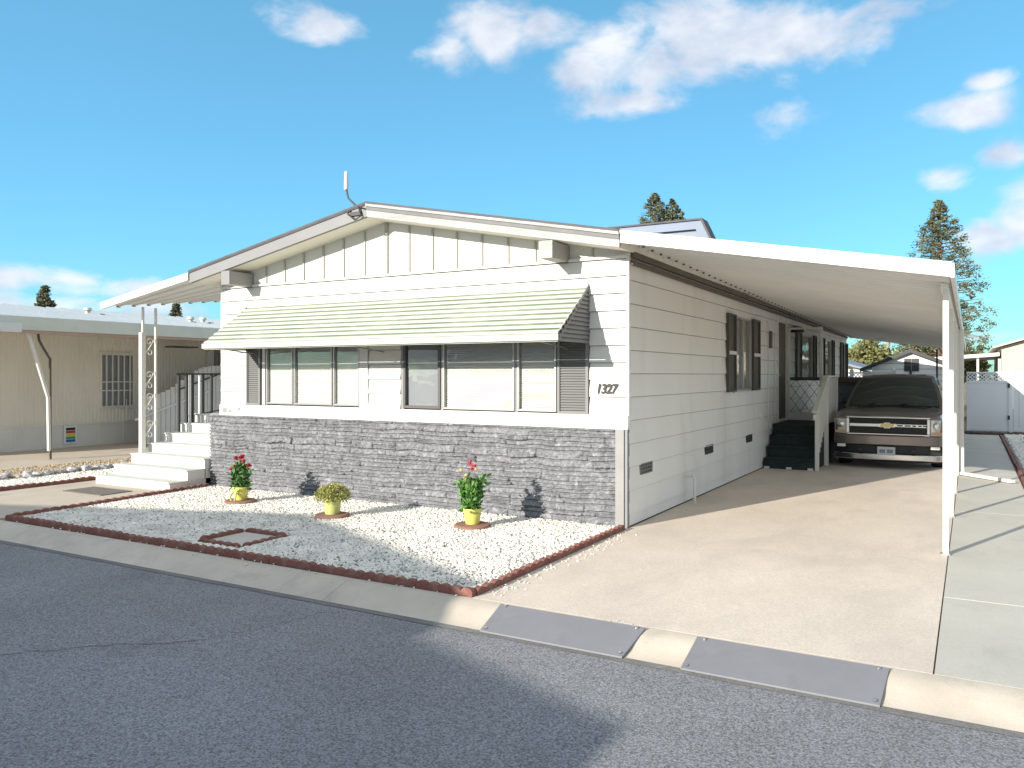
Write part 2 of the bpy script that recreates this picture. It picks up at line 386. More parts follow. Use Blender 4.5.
m = MB(); m.prism([(-60,-4.35,0),(-60,-4.35,-.2),(-60,-3.95,-.2),(-60,-3.95,ZR+.01),(-60,-4.1,-.03),(-60,-4.2,0)], (130,0,0)); m.build('far_kerb','kerb',kind='structure')
# driveway etc.
m = MB()
for a, b in ((5.565,31.5),): m.box(-3.58,a,-.15,-.205,b,.006)
m.build('driveway','drive',kind='structure')
m = MB()
for a, b in ((5.565,7.53),(7.545,12.4),(12.412,17.3),(17.312,23.0),(23.012,29.0)): m.box(-.195,a,-.15,.74,b,.006)
for a, b in ((5.565,7.53),(7.545,12.4)): m.box(.748,a,-.15,3.4,b,.006)
m.build('side_slab','slab',kind='structure')
MB().box(-13.3,5.565,-.15,-10.83,13.5,.006).build('path','path',kind='structure')
MB().box(-21,5.565,-.15,-16.25,30,.006).build('neighbour_driveway','path',kind='structure')
MB().box(-28,-30,-.15,6,-4.36,.0).build('far_driveway','drive',kind='structure')

# ------------------------------------------------------------------ gravel
ICO_V = np.array([(-1,1.618,0),(1,1.618,0),(-1,-1.618,0),(1,-1.618,0),(0,-1,1.618),(0,1,1.618),(0,-1,-1.618),(0,1,-1.618),(1.618,0,-1),(1.618,0,1),(-1.618,0,-1),(-1.618,0,1)])/1.9
ICO_F = np.array([(0,11,5),(0,5,1),(0,1,7),(0,7,10),(0,10,11),(1,5,9),(5,11,4),(11,10,2),(10,7,6),(7,1,8),(3,9,4),(3,4,2),(3,2,6),(3,6,8),(3,8,9),(4,9,5),(2,4,11),(6,2,10),(8,6,7),(9,8,1)])
def pebbles(name, pts, rlo, rhi, mat, z=.01, flat=.65, kind='stuff', jitter=.28):
    n = len(pts); pts = np.array(pts)
    r = np.random.uniform(rlo, rhi, n)
    sc = np.stack([r*np.random.uniform(.8,1.35,n), r*np.random.uniform(.7,1.1,n), r*np.random.uniform(.5,.9,n)*flat*1.3], 1)
    v = ICO_V[None]*(1+np.random.uniform(-jitter,jitter,(n,12,3)))*sc[:,None,:]
    th = np.random.uniform(0,2*PI,n); tl = np.random.uniform(-.5,.5,n)
    y = v[:,:,1]*np.cos(tl)[:,None]-v[:,:,2]*np.sin(tl)[:,None]; zz = v[:,:,1]*np.sin(tl)[:,None]+v[:,:,2]*np.cos(tl)[:,None]
    x = v[:,:,0]*np.cos(th)[:,None]-y*np.sin(th)[:,None]; y2 = v[:,:,0]*np.sin(th)[:,None]+y*np.cos(th)[:,None]
    V = np.stack([x+pts[:,0,None], y2+pts[:,1,None], zz+z+(pts[:,2,None] if pts.shape[1] > 2 else r[:,None]*.35)], 2).reshape(-1,3)
    Fc = (ICO_F[None]+12*np.arange(n)[:,None,None]).reshape(-1,3)
    me = bpy.data.meshes.new(name); me.vertices.add(len(V)); me.vertices.foreach_set('co', V.ravel())
    me.loops.add(len(Fc)*3); me.loops.foreach_set('vertex_index', Fc.ravel().astype(np.int32))
    me.polygons.add(len(Fc)); me.polygons.foreach_set('loop_start', np.arange(0,len(Fc)*3,3,dtype=np.int32))
    me.update(calc_edges=True); me.materials.append(W[mat])
    o = bpy.data.objects.new(name, me); COL.objects.link(o)
    if kind: o['kind'] = kind
    return o
MB().quad((-10.68,5.66,.004),(-3.66,5.66,.004),(-3.66,9.03,.004),(-10.9,9.03,.004)).build('gravel_bed','gravelbase',kind='structure')
PADS = [(-9.12,8.02),(-7.17,7.80),(-5.22,8.12)]
def inyard(x, y, n, pads=True):
    out = []
    while len(out) < n:
        px, py = random.uniform(*x), random.uniform(*y)
        if pads:
            if px < -10.72-.06*(py-5.7): continue
            if -7.42 < px < -6.72 and 5.88 < py < 6.66: continue
            if any((px-a)**2+(py-b)**2 < .2**2 for a,b in PADS): continue
        out.append((px,py))
    return out
g = pebbles('white_gravel', inyard((-10.88,-3.69),(5.70,9.0),52000), .009, .0205, 'pebble')
tag(g, 'bed of crushed white stone chips in front of the grey stone wall', 'gravel')
g = pebbles('stray_gravel', [(random.uniform(-10.4,-3.7), 5.585-abs(random.gauss(0,.05))) for _ in range(60)]+[(-3.54+abs(random.gauss(0,.09)), random.uniform(5.7,8.8)) for _ in range(90)], .007,.014,'pebble',z=.008); tag(g,'a few white chips spilled over the red edging','gravel')
g = pebbles('dark_gravel', inyard((-10.8,-3.75),(5.75,8.95),420), .009, .018, 'rock', z=.022)
tag(g, 'scattered grey chips among the white stone', 'gravel')
# neighbour strip between the path and the next driveway
MB().quad((-16.2,5.6,.004),(-13.42,5.6,.004),(-13.42,17,.004),(-16.2,17,.004)).build('neighbour_bed','gravelbase',kind='structure')
g = pebbles('white_chip_strip', inyard((-14.5,-13.48),(5.7,12.5),9000,False), .018,.034,'pebble'); tag(g,'narrow strip of white chips left of the concrete path','gravel')
g = pebbles('tan_gravel', inyard((-16.15,-14.5),(5.7,14),12000,False), .018,.035,'tanpebble'); tag(g,'tan pebble bed beside the neighbouring driveway','gravel')
pts = []
for i in range(58): pts.append((-14.65+random.uniform(-.14,.14), 6.3+i*.105+random.uniform(-.04,.04), .05))
rk = None
for i, p in enumerate(pts[:46]):
    r = random.uniform(.06,.12)
    v = [tuple(np.array(q)*np.array((r*random.uniform(.9,1.3),r*random.uniform(.8,1.1),r*.75))*random.uniform(.85,1.15)) for q in ICO_V]
    me = MB().add(v, [tuple(int(k) for k in f) for f in ICO_F])
    o = me.build('rock','rock'); o.location = p; o.rotation_euler = (0,0,random.uniform(0,6))
    tag(o, 'pale grey rock in the row between white chips and tan gravel', 'rock', 'rocks lining the neighbouring bed')
# right-hand bed
MB().quad((.86,7.6,.009),(9,7.6,.009),(9,29.3,.004),(.86,29.3,.004)).build('side_bed','gravelbase',kind='structure')
g = pebbles('side_gravel', [p for p in inyard((.9,3.2),(13,29.2),15000,False)], .02,.05,'pebble'); tag(g,'white stone bed right of the side slab','gravel')
g = pebbles('dark_border', [(random.uniform(-.15,3.2), 29.0+random.uniform(-.35,.2)) for _ in range(700)]+[(1.45+.12*math.sin(y*.7)+random.gauss(0,.06), y) for y in np.linspace(15,29,420)], .03,.07,'mulch', z=.02)
tag(g,'dark lava stones at the foot of the white fence and trailing through the bed','stones')

# ------------------------------------------------------------------ scalloped edging
def edging_mesh(ln=.60, bumps=5, th=.06, h=.07):
    pts = [(0,0,-.03)]; n = 7
    pts = [(ln,0,-.03),(0,0,-.03)]
    w = ln/bumps
    for b in range(bumps):
        for i in range(n+1):
            if i == 0 and b: continue
            a = PI*i/n
            pts.append((b*w+w/2-w/2*math.cos(a), 0, h-.032+.032*math.sin(a)))
    m = MB(); m.prism([(x,-th/2,z) for x,_,z in pts], (0,th,0)); return m
def place_edging(x0,y0,x1,y1,label,group,ln=.60,h=.072,bumps=5,first=[None]):
    L_ = math.hypot(x1-x0,y1-y0); n = max(1,round(L_/ln)); l = L_/n; a = math.atan2(y1-y0,x1-x0)
    src = edging_mesh(l-.004, bumps, .06, h).build('edging_block','edging',bevel=.006)
    for i in range(n):
        o = src if i == 0 else src.copy()
        if i: COL.objects.link(o)
        o.location = (x0+math.cos(a)*l*i, y0+math.sin(a)*l*i, random.uniform(-.006,.006)); o.rotation_euler = (random.uniform(-.03,.03),0,a+random.uniform(-.008,.008))
        tag(o, label, 'edging block', group)
place_edging(-10.70,5.64,-3.58,5.60,'red brown scalloped edging block in the row between white chips and kerb','edging along the kerb')
place_edging(-3.60,5.635,-3.60,8.92,'red brown scalloped edging block in the row between white chips and driveway','edging along the driveway')
place_edging(-10.70,5.70,-10.90,8.93,'red brown scalloped edging block in the row between white chips and path','edging along the path')
place_edging(-13.40,5.70,-13.40,11.8,'red brown edging block in the row left of the path beside the steps','edging beside the path',h=.07)
for a in ((-7.40,5.94,-6.78,5.94,'kerb side'),(-7.40,6.60,-6.78,6.60,'house side'),(-7.43,5.98,-7.43,6.56,'left side'),(-6.75,5.98,-6.75,6.56,'driveway side')):
    place_edging(*a[:4],'edging block on the %s of the small square in the white chips'%a[4],None,h=.05)
for o in list(COL.objects):
    if 'small square' in str(o.get('label','')) and 'group' in o: del o['group']
for y0 in [13.2+2.45*i for i in range(6)]:
    pass
place_edging(.80,12.45,.80,28.7,'rust red edging length between side slab and white stone bed','edging along the side slab',ln=2.4,h=.05,bumps=1)
tag(MB().box(-7.38,5.99,.0,-6.80,6.55,.012).build('concrete_cover','bedlid',bevel=.006),'pale concrete cover inside the small edged square','cover')
tag(MB().box(-12.5,7.42,.007,-11.5,7.95,.018).build('door_mat','mat_',bevel=.004),'worn grey brown mat on the path before the white steps','mat')

# ------------------------------------------------------------------ main house
HX0, HX1, HY0, HY1, HE, HP = -10.76, -3.60, 9.08, 28.6, 3.33, 4.07
XM = -7.30
house = thing('mobile_home','white double-wide mobile home with grey stone base and number 1327','mobile home',(XM,HY0,0))

def siding(mb, horiz, u0, u1, z0, z1, jt, out, pitch=.203, holes=(), zref=0.0, d=.016, t=.003):
    # horiz: function (u, offset_out, z) -> point
    cuts = {z0, z1}
    k = math.floor((z0-zref)/pitch)
    while zref+k*pitch < z1:
        z = zref+k*pitch
        if z > z0: cuts.add(z)
        k += 1
    for h in holes:
        for z in (h[2],h[3]):
            if z0 < z < z1: cuts.add(z)
    cz = sorted(cuts)
    for a, b in zip(cz[:-1], cz[1:]):
        if b-a < 1e-4: continue
        mid = (a+b)/2; row = math.floor((mid-zref)/pitch+1e-6); rz = zref+row*pitch
        oa = d-(d-t)*(a-rz)/pitch; ob = d-(d-t)*(b-rz)/pitch
        iv = [(u0,u1)]
        for h in holes:
            if h[2]-1e-4 <= a and b <= h[3]+1e-4:
                nv = []
                for s,e in iv:
                    if h[0] > s: nv.append((s,min(e,h[0])))
                    if h[1] < e: nv.append((max(s,h[1]),e))
                iv = [q for q in nv if q[1]-q[0] > 1e-3]
        for s,e in iv:
            P = lambda u,o,z: horiz(u,o,z)
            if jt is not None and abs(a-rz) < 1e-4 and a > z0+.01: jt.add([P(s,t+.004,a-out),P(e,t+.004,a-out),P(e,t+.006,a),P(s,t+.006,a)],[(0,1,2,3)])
            mb.add([P(s,oa,a),P(e,oa,a),P(e,ob,b),P(s,ob,b),P(s,-.02,a),P(e,-.02,a),P(e,-.02,b),P(s,-.02,b)],
                   [(0,1,2,3),(0,4,5,1),(0,3,7,4),(1,5,6,2),(3,2,6,7)])
fr = lambda u,o,z: (u, HY0-o, z)
sdv = lambda u,o,z: (HX1+o, u, z)
sdl = lambda u,o,z: (HX0-o, u, z)
# inner core
m = MB(); zi = 0
m.prism([(HX0+.06,HY0+.14,.05),(HX1-.06,HY0+.14,.05),(HX1-.06,HY0+.14,HE-.05),(XM,HY0+.14,HP-.08),(HX0+.06,HY0+.14,HE-.05)], (0,HY1-HY0-.2,0))
m.build('core_wall','sidewhite',house)
WIN_L = (-10.16,-7.62,1.37,2.78); WIN_R = (-7.04,-4.10,1.36,2.78)
m = MB()
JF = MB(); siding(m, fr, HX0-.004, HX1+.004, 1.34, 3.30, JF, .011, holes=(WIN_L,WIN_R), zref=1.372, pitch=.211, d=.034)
fw = m.build('front_siding','white',house); JF.build('lap_shadow','lapshade',fw)
# white ledge band between stone and windows
m = MB(); m.box(HX0-.02,HY0-.045,1.187,HX1+.012,HY0+.02,1.365)
m.build('ledge_board','white',house,bevel=.004)
# gable panel with battens
m = MB(); m.prism([(HX0,HY0-.001,3.30),(HX1,HY0-.001,3.30),(HX1,HY0-.001,3.345),(XM,HY0-.001,4.06),(HX0,HY0-.001,3.39)], (0,.1,0))
gp = m.build('gable_panel','white',house)
for k in range(-8,9):
    x = XM+k*.405; zt = 4.05-abs(x-XM)*.19-.015; w = .026 if k == 0 else .014
    if zt > 3.36: MB().box(x-w,HY0-.026 if k==0 else HY0-.02,3.302,x+w,HY0,zt).build('batten','battenpaint',gp)
MB().box(HX0,HY0-.045,3.27,HX1,HY0+.001,3.30).build('band_board','white',house)
# side siding, openings for window and door
SW = (13.48,15.8,1.56,2.90); DR = (17.68,18.6,.86,3.02)
back_wins = [(19.95,22.2),(23.5,25.4),(27.3,28.4)]
holes = [ (14.02,15.22,1.58,2.88), DR ]+[(a+.3,b-.3,1.75,2.85) for a,b in back_wins]
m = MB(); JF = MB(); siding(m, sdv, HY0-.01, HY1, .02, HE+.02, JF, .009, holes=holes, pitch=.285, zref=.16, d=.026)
sw_ = m.build('side_siding','sidewhite',house); JF.build('lap_shadow','lapshade',sw_)
m = MB(); siding(m, sdl, HY0-.01, HY1, .02, HE+.02, None, None, pitch=.211, zref=1.372, d=.034)
m.build('side_siding','white',house)
m = MB(); m.box(HX0,HY1-.05,.02,HX1,HY1,HE); m.build('rear_wall','white',house)
m = MB()
m.box(HX1-.012,HY0-.022,1.22,HX1+.021,HY0+.04,HE); m.box(HX0-.024,HY0-.012,1.22,HX0+.01,HY0+.04,HE)
m.build('corner_trim','white',house)

# ledgestone veneer as a height field
def vnoise(nx, ny, cx, cy):
    g = np.random.rand(cy+2, cx+2); ys = np.linspace(0,cy,ny); xs = np.linspace(0,cx,nx)
    yi = ys.astype(int); xi = xs.astype(int); fy = (ys-yi)[:,None]; fx = (xs-xi)[None]
    fy = fy*fy*(3-2*fy); fx = fx*fx*(3-2*fx)
    a = g[np.ix_(yi,xi)]; b = g[np.ix_(yi,xi+1)]; c = g[np.ix_(yi+1,xi)]; d = g[np.ix_(yi+1,xi+1)]
    return a*(1-fx)*(1-fy)+b*fx*(1-fy)+c*(1-fx)*fy+d*fx*fy
SX0, SX1, SZ1 = -11.02, -3.74, 1.192
nx, nz_ = 1000, 190
xs = np.linspace(SX0,SX1,nx); zs = np.linspace(-.01,SZ1,nz_); Hf = np.zeros((nz_,nx))
z = 0; rows = []
while z < SZ1-.03:
    h = random.choice([.045,.05,.06,.065,.09,.115]); h = min(h, SZ1-z)
    if SZ1-z-h < .04: h = SZ1-z
    x = SX0-random.uniform(0,.4)
    while x < SX1:
        w = random.uniform(.3,1.1); 
        # large stones split in two or three ledges
        sub = 1 if h < .07 else random.choice([1,1,2])
        for s_ in range(sub):
            a0 = z+h/sub*s_; a1 = z+h/sub*(s_+1)
            iz = np.where((zs >= a0)&(zs < a1+1e-6))[0]; ix = np.where((xs >= x)&(xs < x+w))[0]
            if len(iz)==0 or len(ix)==0: continue
            tz = np.clip(((zs[iz]-a0)/(a1-a0)),0,1)[:,None]; tx = (np.minimum(xs[ix]-x, x+w-xs[ix]))[None]
            off = random.uniform(.028,.06)
            ez = np.clip(np.minimum(tz,1-tz)*(a1-a0)/.017,0,1)**.6; ex = np.clip(tx/.014,0,1)**.6
            Hf[np.ix_(iz,ix)] = off*ez*ex*(1.15-.6*tz)
        x += w
    z += h
rough = vnoise(nx,nz_,170,44)*.7+vnoise(nx,nz_,560,84)*.2+vnoise(nx,nz_,70,24)*.3
Hf = Hf*(.35+.95*rough)+vnoise(nx,nz_,60,10)*.006
X_, Z_ = np.meshgrid(xs, zs); warp = (vnoise(nx,nz_,26,3)-.5)*.03
V = np.stack([X_, 9.075-Hf, Z_+warp*np.clip((SZ1-Z_)/.1,0,1)*np.clip(Z_/.1,0,1)], 2).reshape(-1,3)
idx = (np.arange(nz_-1)[:,None]*nx+np.arange(nx-1)[None]).ravel()
Q = np.stack([idx, idx+1, idx+nx+1, idx+nx],1)
me = bpy.data.meshes.new('stone_veneer'); b = BASE[house.name]
me.from_pydata((V-np.array(b)).tolist(), [], Q.tolist()); me.materials.append(W['stone']); me.update()
me.polygons.foreach_set('use_smooth',[True]*len(me.polygons))
o = bpy.data.objects.new('stone_veneer', me); COL.objects.link(o); o.parent = house
MB().box(-3.735,9.00,0,-3.622,9.07,1.191).build('corner_board','trimgrey',house,bevel=.004)
MB().box(-3.618,9.02,0,-3.585,9.09,1.185).build('corner_board','fasciagrey',house)
m = MB(); m.box(SX0,9.07,-.05,SX1,9.12,1.21); m.box(-11.0,9.1,-.05,-10.7,HY1,1.185); m.build('foundation_wall','trimgrey',house)

# roof: two slopes with thickness, fascia, soffit
FY = 8.63; SL = .193; ZE = 3.53; ZT = ZE+SL*3.76
def slope(side, name, y0, y1, ztop, th, mat, inner=XM, outer=None):
    xo = outer if outer is not None else (-3.53 if side > 0 else -11.02)
    zo = ztop-(abs(xo-XM))*SL; zi2 = ztop-abs(inner-XM)*SL
    m = MB(); m.prism([(inner,y0,zi2),(xo,y0,zo),(xo,y0,zo-th),(inner,y0,zi2-th)], (0,y1-y0,0))
    return m.build(name, mat, house)
for sgn in (1,-1):
    rf = slope(sgn,'roof',FY-.02,HY1+.3,ZT+.012,.03,'roofdark')
    slope(sgn,'soffit',FY+.045,HY1+.2,ZT-.10,.10,'soffit')
# fascias : left clean grey, right weathered in three bands
def rake(sgn, name, y0, y1, dz0, dz1, mat):
    xo = -3.53 if sgn > 0 else -11.02
    m = MB(); a = ZT-dz0; b_ = ZT-dz1; z_o = abs(xo-XM)*SL
    m.prism([(XM,y0,a),(xo,y0,a-z_o),(xo,y0,b_-z_o),(XM,y0,b_)], (0,y1-y0,0)); return m.build(name,mat,house)
rake(-1,'fascia',FY,FY+.04,.0185,.195,'fasciagrey'); rake(-1,'fascia_trim',FY-.015,FY-.001,.02,.034,'roofdark')
rake(1,'fascia',FY,FY+.04,.0185,.20,'fascia'); rake(1,'fascia_trim',FY-.03,FY-.001,.02,.055,'fascia'); rake(1,'fascia_trim',FY-.012,FY-.001,.056,.105,'railgrey')
for (xa,xb) in ((-10.20,-10.02),(-4.56,-4.38)):
    m = MB(); m.box(xa,8.60 if xb < -5 else 8.60,3.27,xb,HY0+.05,3.475); m.build('beam','beamgrey',house,bevel=.005)
    MB().box(xa-.003,8.585,3.267,xb+.003,8.60,3.478).build('beam_cap','fascia' if xb > -5 else 'fasciagrey',house)
# brown gutter beams under the eave along the carport
m = MB(); m.bar((HX1+.055,HY0+.02,3.305),(HX1+.055,HY1,3.17),.05,.07); m.build('eave_beam','brown',house)
m = MB(); m.bar((HX1+.04,HY0+.02,3.215),(HX1+.04,HY1,3.09),.028,.055); m.build('eave_beam','brown',house)
# raised roof section
m = MB(); m.prism([(-7.0,13,3.7),(-3.70,13,3.7),(-3.92,13,4.38),(-7.0,13,4.38)],(0,.22,0)); rr = m.build('raised_roof','roofgrey',house)
m = MB(); m.prism([(-7.1,12.93,4.26),(-3.94,12.93,4.26),(-3.72,12.93,3.75),(-3.55,12.93,3.75),(-3.86,12.93,4.40),(-7.1,12.93,4.40)],(0,.30,0)); m.build('roof_cap','roofblue',rr)
m = MB(); m.prism([(-7.1,12.90,4.401),(-3.855,12.90,4.401),(-3.54,12.90,3.75),(-3.51,12.90,3.75),(-3.83,12.90,4.43),(-7.1,12.90,4.43)],(0,.34,0)); m.build('roof_edge','roofdark',rr)
MB().box(-5.86,12.985,3.7,-5.83,13,4.24).build('panel_joint','roofblue',rr)

# windows ---------------------------------------------------------
def ring(mb, P, u0,u1,z0,z1,w,o0,o1):
    for a,b_,c,d in ((u0,u1,z0,z0+w),(u0,u1,z1-w,z1),(u0,u0+w,z0+w,z1-w),(u1-w,u1,z0+w,z1-w)):
        p = [P(a,o0,c),P(b_,o1,d)]
        mb.box(*p[0],*p[1])
def blinds(mb, P, u0,u1,z0,z1,off,pitch=.028,tilt=.6):
    n = int((z1-z0)/pitch)
    for i in range(n):
        z = z0+i*pitch; dz = .020; j = random.uniform(-.0015,.0015)
        mb.add([P(u0,off+.006,z+j),P(u1,off+.006,z+j),P(u1,off-.006,z+dz+j),P(u0,off-.006,z+dz+j)],[(0,1,2,3)])
def sash(u0,u1,z0,z1,P,parent,framemat,cover='blind',fw=.03,o0=-.03,o1=.03):
    m = MB(); ring(m,P,u0,u1,z0,z1,fw,o0,o1); w = m.build('window_frame',framemat,parent,bevel=.003)
    m = MB(); m.quad(P(u0+fw,-.004,z0+fw),P(u1-fw,-.004,z0+fw),P(u1-fw,-.004,z1-fw),P(u0+fw,-.004,z1-fw)); m.build('pane','glass',w)
    if cover == 'blind':
        m = MB(); blinds(m,P,u0+fw,u1-fw,z0+fw,z1-fw,-.024); m.build('blind','blind',w)
        m = MB(); p = P(u0+fw,-.04,z0+fw); q = P(u1-fw,-.045,z1-fw); m.box(*p,*q); m.build('backing','blind',w)
    else:
        m = MB(); p = P(u0+fw,-.03,z0+fw); q = P(u1-fw,-.035,z1-fw); m.box(*p,*q); m.build('insect_screen' if cover=='screen' else 'curtain',cover,w)
    return w
for (wx, segs, lab) in ((WIN_L, [(-9.72,-9.14,'alu'),(-9.12,-8.33,'alu'),(-8.31,-7.80,'alu')],'wide front window left of centre behind the awning'),
                   (WIN_R, [(-6.99,-6.35,'dark'),(-6.31,-5.17,'alu'),(-5.13,-4.56,'alu')],'wide front window right of centre')):
    for i,(a,b_,fm) in enumerate(segs):
        sash(a,b_,wx[2]+.02,wx[3]-.02,fr,house,'darkframe' if fm=='dark' else 'alu','screen' if fm=='dark' else 'blind',fw=.04 if fm=='dark' else .028)
m = MB()   # fill strips in the window openings
for (a,b_,z0,z1) in ((-9.83,-9.72,1.37,2.78),(-7.80,-7.62,1.37,2.78),(-7.04,-6.99,1.36,2.78),(-9.14,-9.12,1.37,2.78),(-8.33,-8.31,1.37,2.78),(-6.35,-6.31,1.36,2.78),(-5.17,-5.13,1.36,2.78)):
    m.box(a,HY0-.012,z0,b_,HY0+.02,z1)
m.build('window_trim','trimgrey',house)
MB().box(-9.80,HY0-.03,1.37,-9.745,HY0-.013,2.78).build('window_trim','white',house); MB().box(-7.795,HY0-.028,1.37,-7.64,HY0-.013,2.78).build('window_trim','white',house)
def shutter(P,u0,u1,z0,z1,mat,louvre=True,mid=False):
    m = MB(); ring(m,P,u0,u1,z0,z1,.035,.0,.045)
    p=P(u0+.034,.001,z0+.034); q=P(u1-.034,.012,z1-.034); m.box(*p,*q)
    z = z0+.05
    while louvre and z < z1-.05:
        m.add([P(u0+.033,.038,z),P(u1-.033,.038,z),P(u1-.033,.014,z+.028),P(u0+.033,.014,z+.028)],[(0,1,2,3)]); z += .033
    s_ = m.build('shutter',mat,house)
    if mid:
        m = MB(); zz=(z0+z1)/2; p=P(u0+.005,.0455,zz-.03); q=P(u1-.005,.052,zz+.03); m.box(*p,*q); m.build('shutter_rail','white',s_)
    return s_
shutter(fr,-10.16,-9.84,1.37,2.78,'shutter'); shutter(fr,-4.54,-4.11,1.36,2.75,'shutter')
# side window
sdo = lambda u,o,z: (HX1+.028+o, u, z)
shutter(sdo,13.48,13.98,1.56,2.90,'darkshutter',louvre=False,mid=True); shutter(sdo,15.26,15.8,1.56,2.90,'darkshutter',louvre=False,mid=True)
sash(14.02,14.60,1.58,2.88,sdv,house,'alu','blind',o0=-.03,o1=.035); sash(14.62,15.22,1.58,2.88,sdv,house,'alu','curtain',o0=-.03,o1=.035)
MB().box(HX1,13.95,1.535,HX1+.045,15.3,1.558).build('sill','white',house)
for a,b_ in back_wins:
    shutter(sdo,a-.35,a+.25,1.72,2.88,'darkshutter',louvre=False); shutter(sdo,b_-.25,b_+.15,1.72,2.88,'darkshutter',louvre=False)
    sash(a+.3,b_-.3,1.75,2.85,sdv,house,'white','curtain')
# door
m = MB(); ring(m,sdv,17.64,18.64,.84,3.04,.05,-.01,.03); dr = m.build('door_frame','metal',house)
MB().box(HX1-.05,17.69,.86,HX1-.01,18.59,3.0).build('door','brown',house)
m = MB(); m.lathe([(.022,0),(.03,.02),(.02,.05)],(HX1-.01,17.80,1.85),12,'x'); m.build('door_handle','brass',dr)
# foundation vents, outlets, small fixtures
for i,(y,zc,w) in enumerate(((9.66,.67,.42),(12.47,.68,.42),(15.1,.67,.42))):
    m = MB(); ring(m,sdv,y-w/2,y+w/2,zc-.07,zc+.07,.012,.0,.026)
    for k in range(6): m.box(HX1+.012,y-w/2+.05+k*.065,zc-.06,HX1+.022,y-w/2+.062+k*.065,zc+.06)
    for k in range(2): m.box(HX1+.012,y-w/2+.01,zc-.03+k*.05,HX1+.023,y+w/2-.01,zc-.02+k*.05)
    v_ = m.build('vent','darkmetal' if i else 'shutter',house); MB().box(HX1+.003,y-w/2+.01,zc-.06,HX1+.018,y+w/2-.01,zc+.06).build('vent_mesh','vent',v_)
MB().box(HX1,16.75,2.40,HX1+.06,16.92,2.75).build('wall_fixture','brown',house,bevel=.006)
MB().box(HX1,16.1,1.0,HX1+.04,16.22,1.12).build('outlet','white',house,bevel=.006)
m = MB(); m.tube([(HX1+.03,16.55,2.95),(HX1+.04,16.65,2.85),(HX1+.035,16.62,1.0),(HX1+.04,16.75,.75),(HX1+.03,17.2,.70)],.008,6); m.tube([(HX1+.03,17.3,.85),(HX1+.03,17.3,2.7)],.01,6); m.build('conduit','white',house)
m = MB(); m.tube([(HX1+.04,11.25,.38),(HX1+.14,11.25,.40),(HX1+.16,11.25,.36),(HX1+.16,11.25,0)],.02,8); m.build('drain_pipe','white',house,smooth=True)
m = MB(); m.lathe([(.03,.02),(.10,0),(.14,-.07),(.15,-.12),(.04,-.125)],(HX1+.15,19.15,2.95),20); m.tube([(HX1,19.15,2.95),(HX1+.1,19.15,2.98),(HX1+.15,19.15,2.95)],.012,6); m.build('wall_lamp','darkmetal',house,smooth=True)
# electrical plate at left corner
m = MB(); m.box(-10.70,HY0-.03,1.235,-10.60,HY0-.036,1.31); m.box(-10.57,HY0-.03,1.235,-10.50,HY0-.037,1.285); m.box(-10.34,HY0-.03,1.28,-10.28,HY0-.037,1.32); m.v=[(x,y-.012,z) for x,y,z in m.v]; m.build('wall_plate','trimgrey',house)
# house number
def text(body, size, loc, rot, mat, parent, name, shear=0, ext=.004, sx=1, align='CENTER', bold=0):
    c = bpy.data.curves.new(name,'FONT'); c.body = body; c.size = size; c.extrude = ext; c.shear = shear; c.offset = bold; c.align_x = align
    t = bpy.data.objects.new('tmp_text', c); COL.objects.link(t)
    bpy.context.view_layer.update()
    me = bpy.data.meshes.new_from_object(t.evaluated_get(bpy.context.evaluated_depsgraph_get()))
    bpy.data.objects.remove(t); bpy.data.curves.remove(c)
    Mx = Matrix.Translation(loc) @ Matrix.Rotation(rot[2],4,'Z') @ Matrix.Rotation(rot[0],4,'X') @ Matrix.Diagonal((sx,1,1,1))
    root = parent
    while root.parent: root = root.parent
    me.transform(Matrix.Translation([-q for q in BASE[root.name]]) @ Mx)
    me.materials.clear(); me.materials.append(W[mat])
    o = bpy.data.objects.new(name, me); COL.objects.link(o); o.parent = parent; return o
for i, ch in enumerate('1327'):
    text(ch, .165, (-3.975+i*.068, HY0-.036, 1.625), (PI/2,0,0), 'lettering', house, 'house_number', shear=.18, ext=.004, sx=.85, bold=.006)
# antenna on the ridge
ant = thing('antenna','white tipped antenna on a bent bracket at the roof peak','antenna',(-7.52,8.7,4.15))
m = MB(); m.tube([(-7.47,8.72,4.10),(-7.52,8.70,4.22),(-7.66,8.66,4.36),(-7.69,8.65,4.50)],.014,8); m.build('mast','darkmetal',ant,smooth=True)
m = MB(); m.lathe([(.028,0),(.032,.03),(.026,.24),(.018,.26)],(-7.69,8.65,4.48),12); m.build('antenna_tip','white',ant,smooth=True)
m = MB(); m.box(-7.58,8.60,4.085,-7.39,8.74,4.14); m.tube([(-7.58,8.62,4.17),(-7.62,8.6,4.12),(-7.47,8.58,4.02),(-7.37,8.6,4.07),(-7.42,8.6,4.2)],.012,6); m.tube([(-7.42,8.6,4.2),(-7.30,8.62,4.16),(-7.32,8.7,4.22)],.01,6); m.build('bracket','darkmetal',ant)

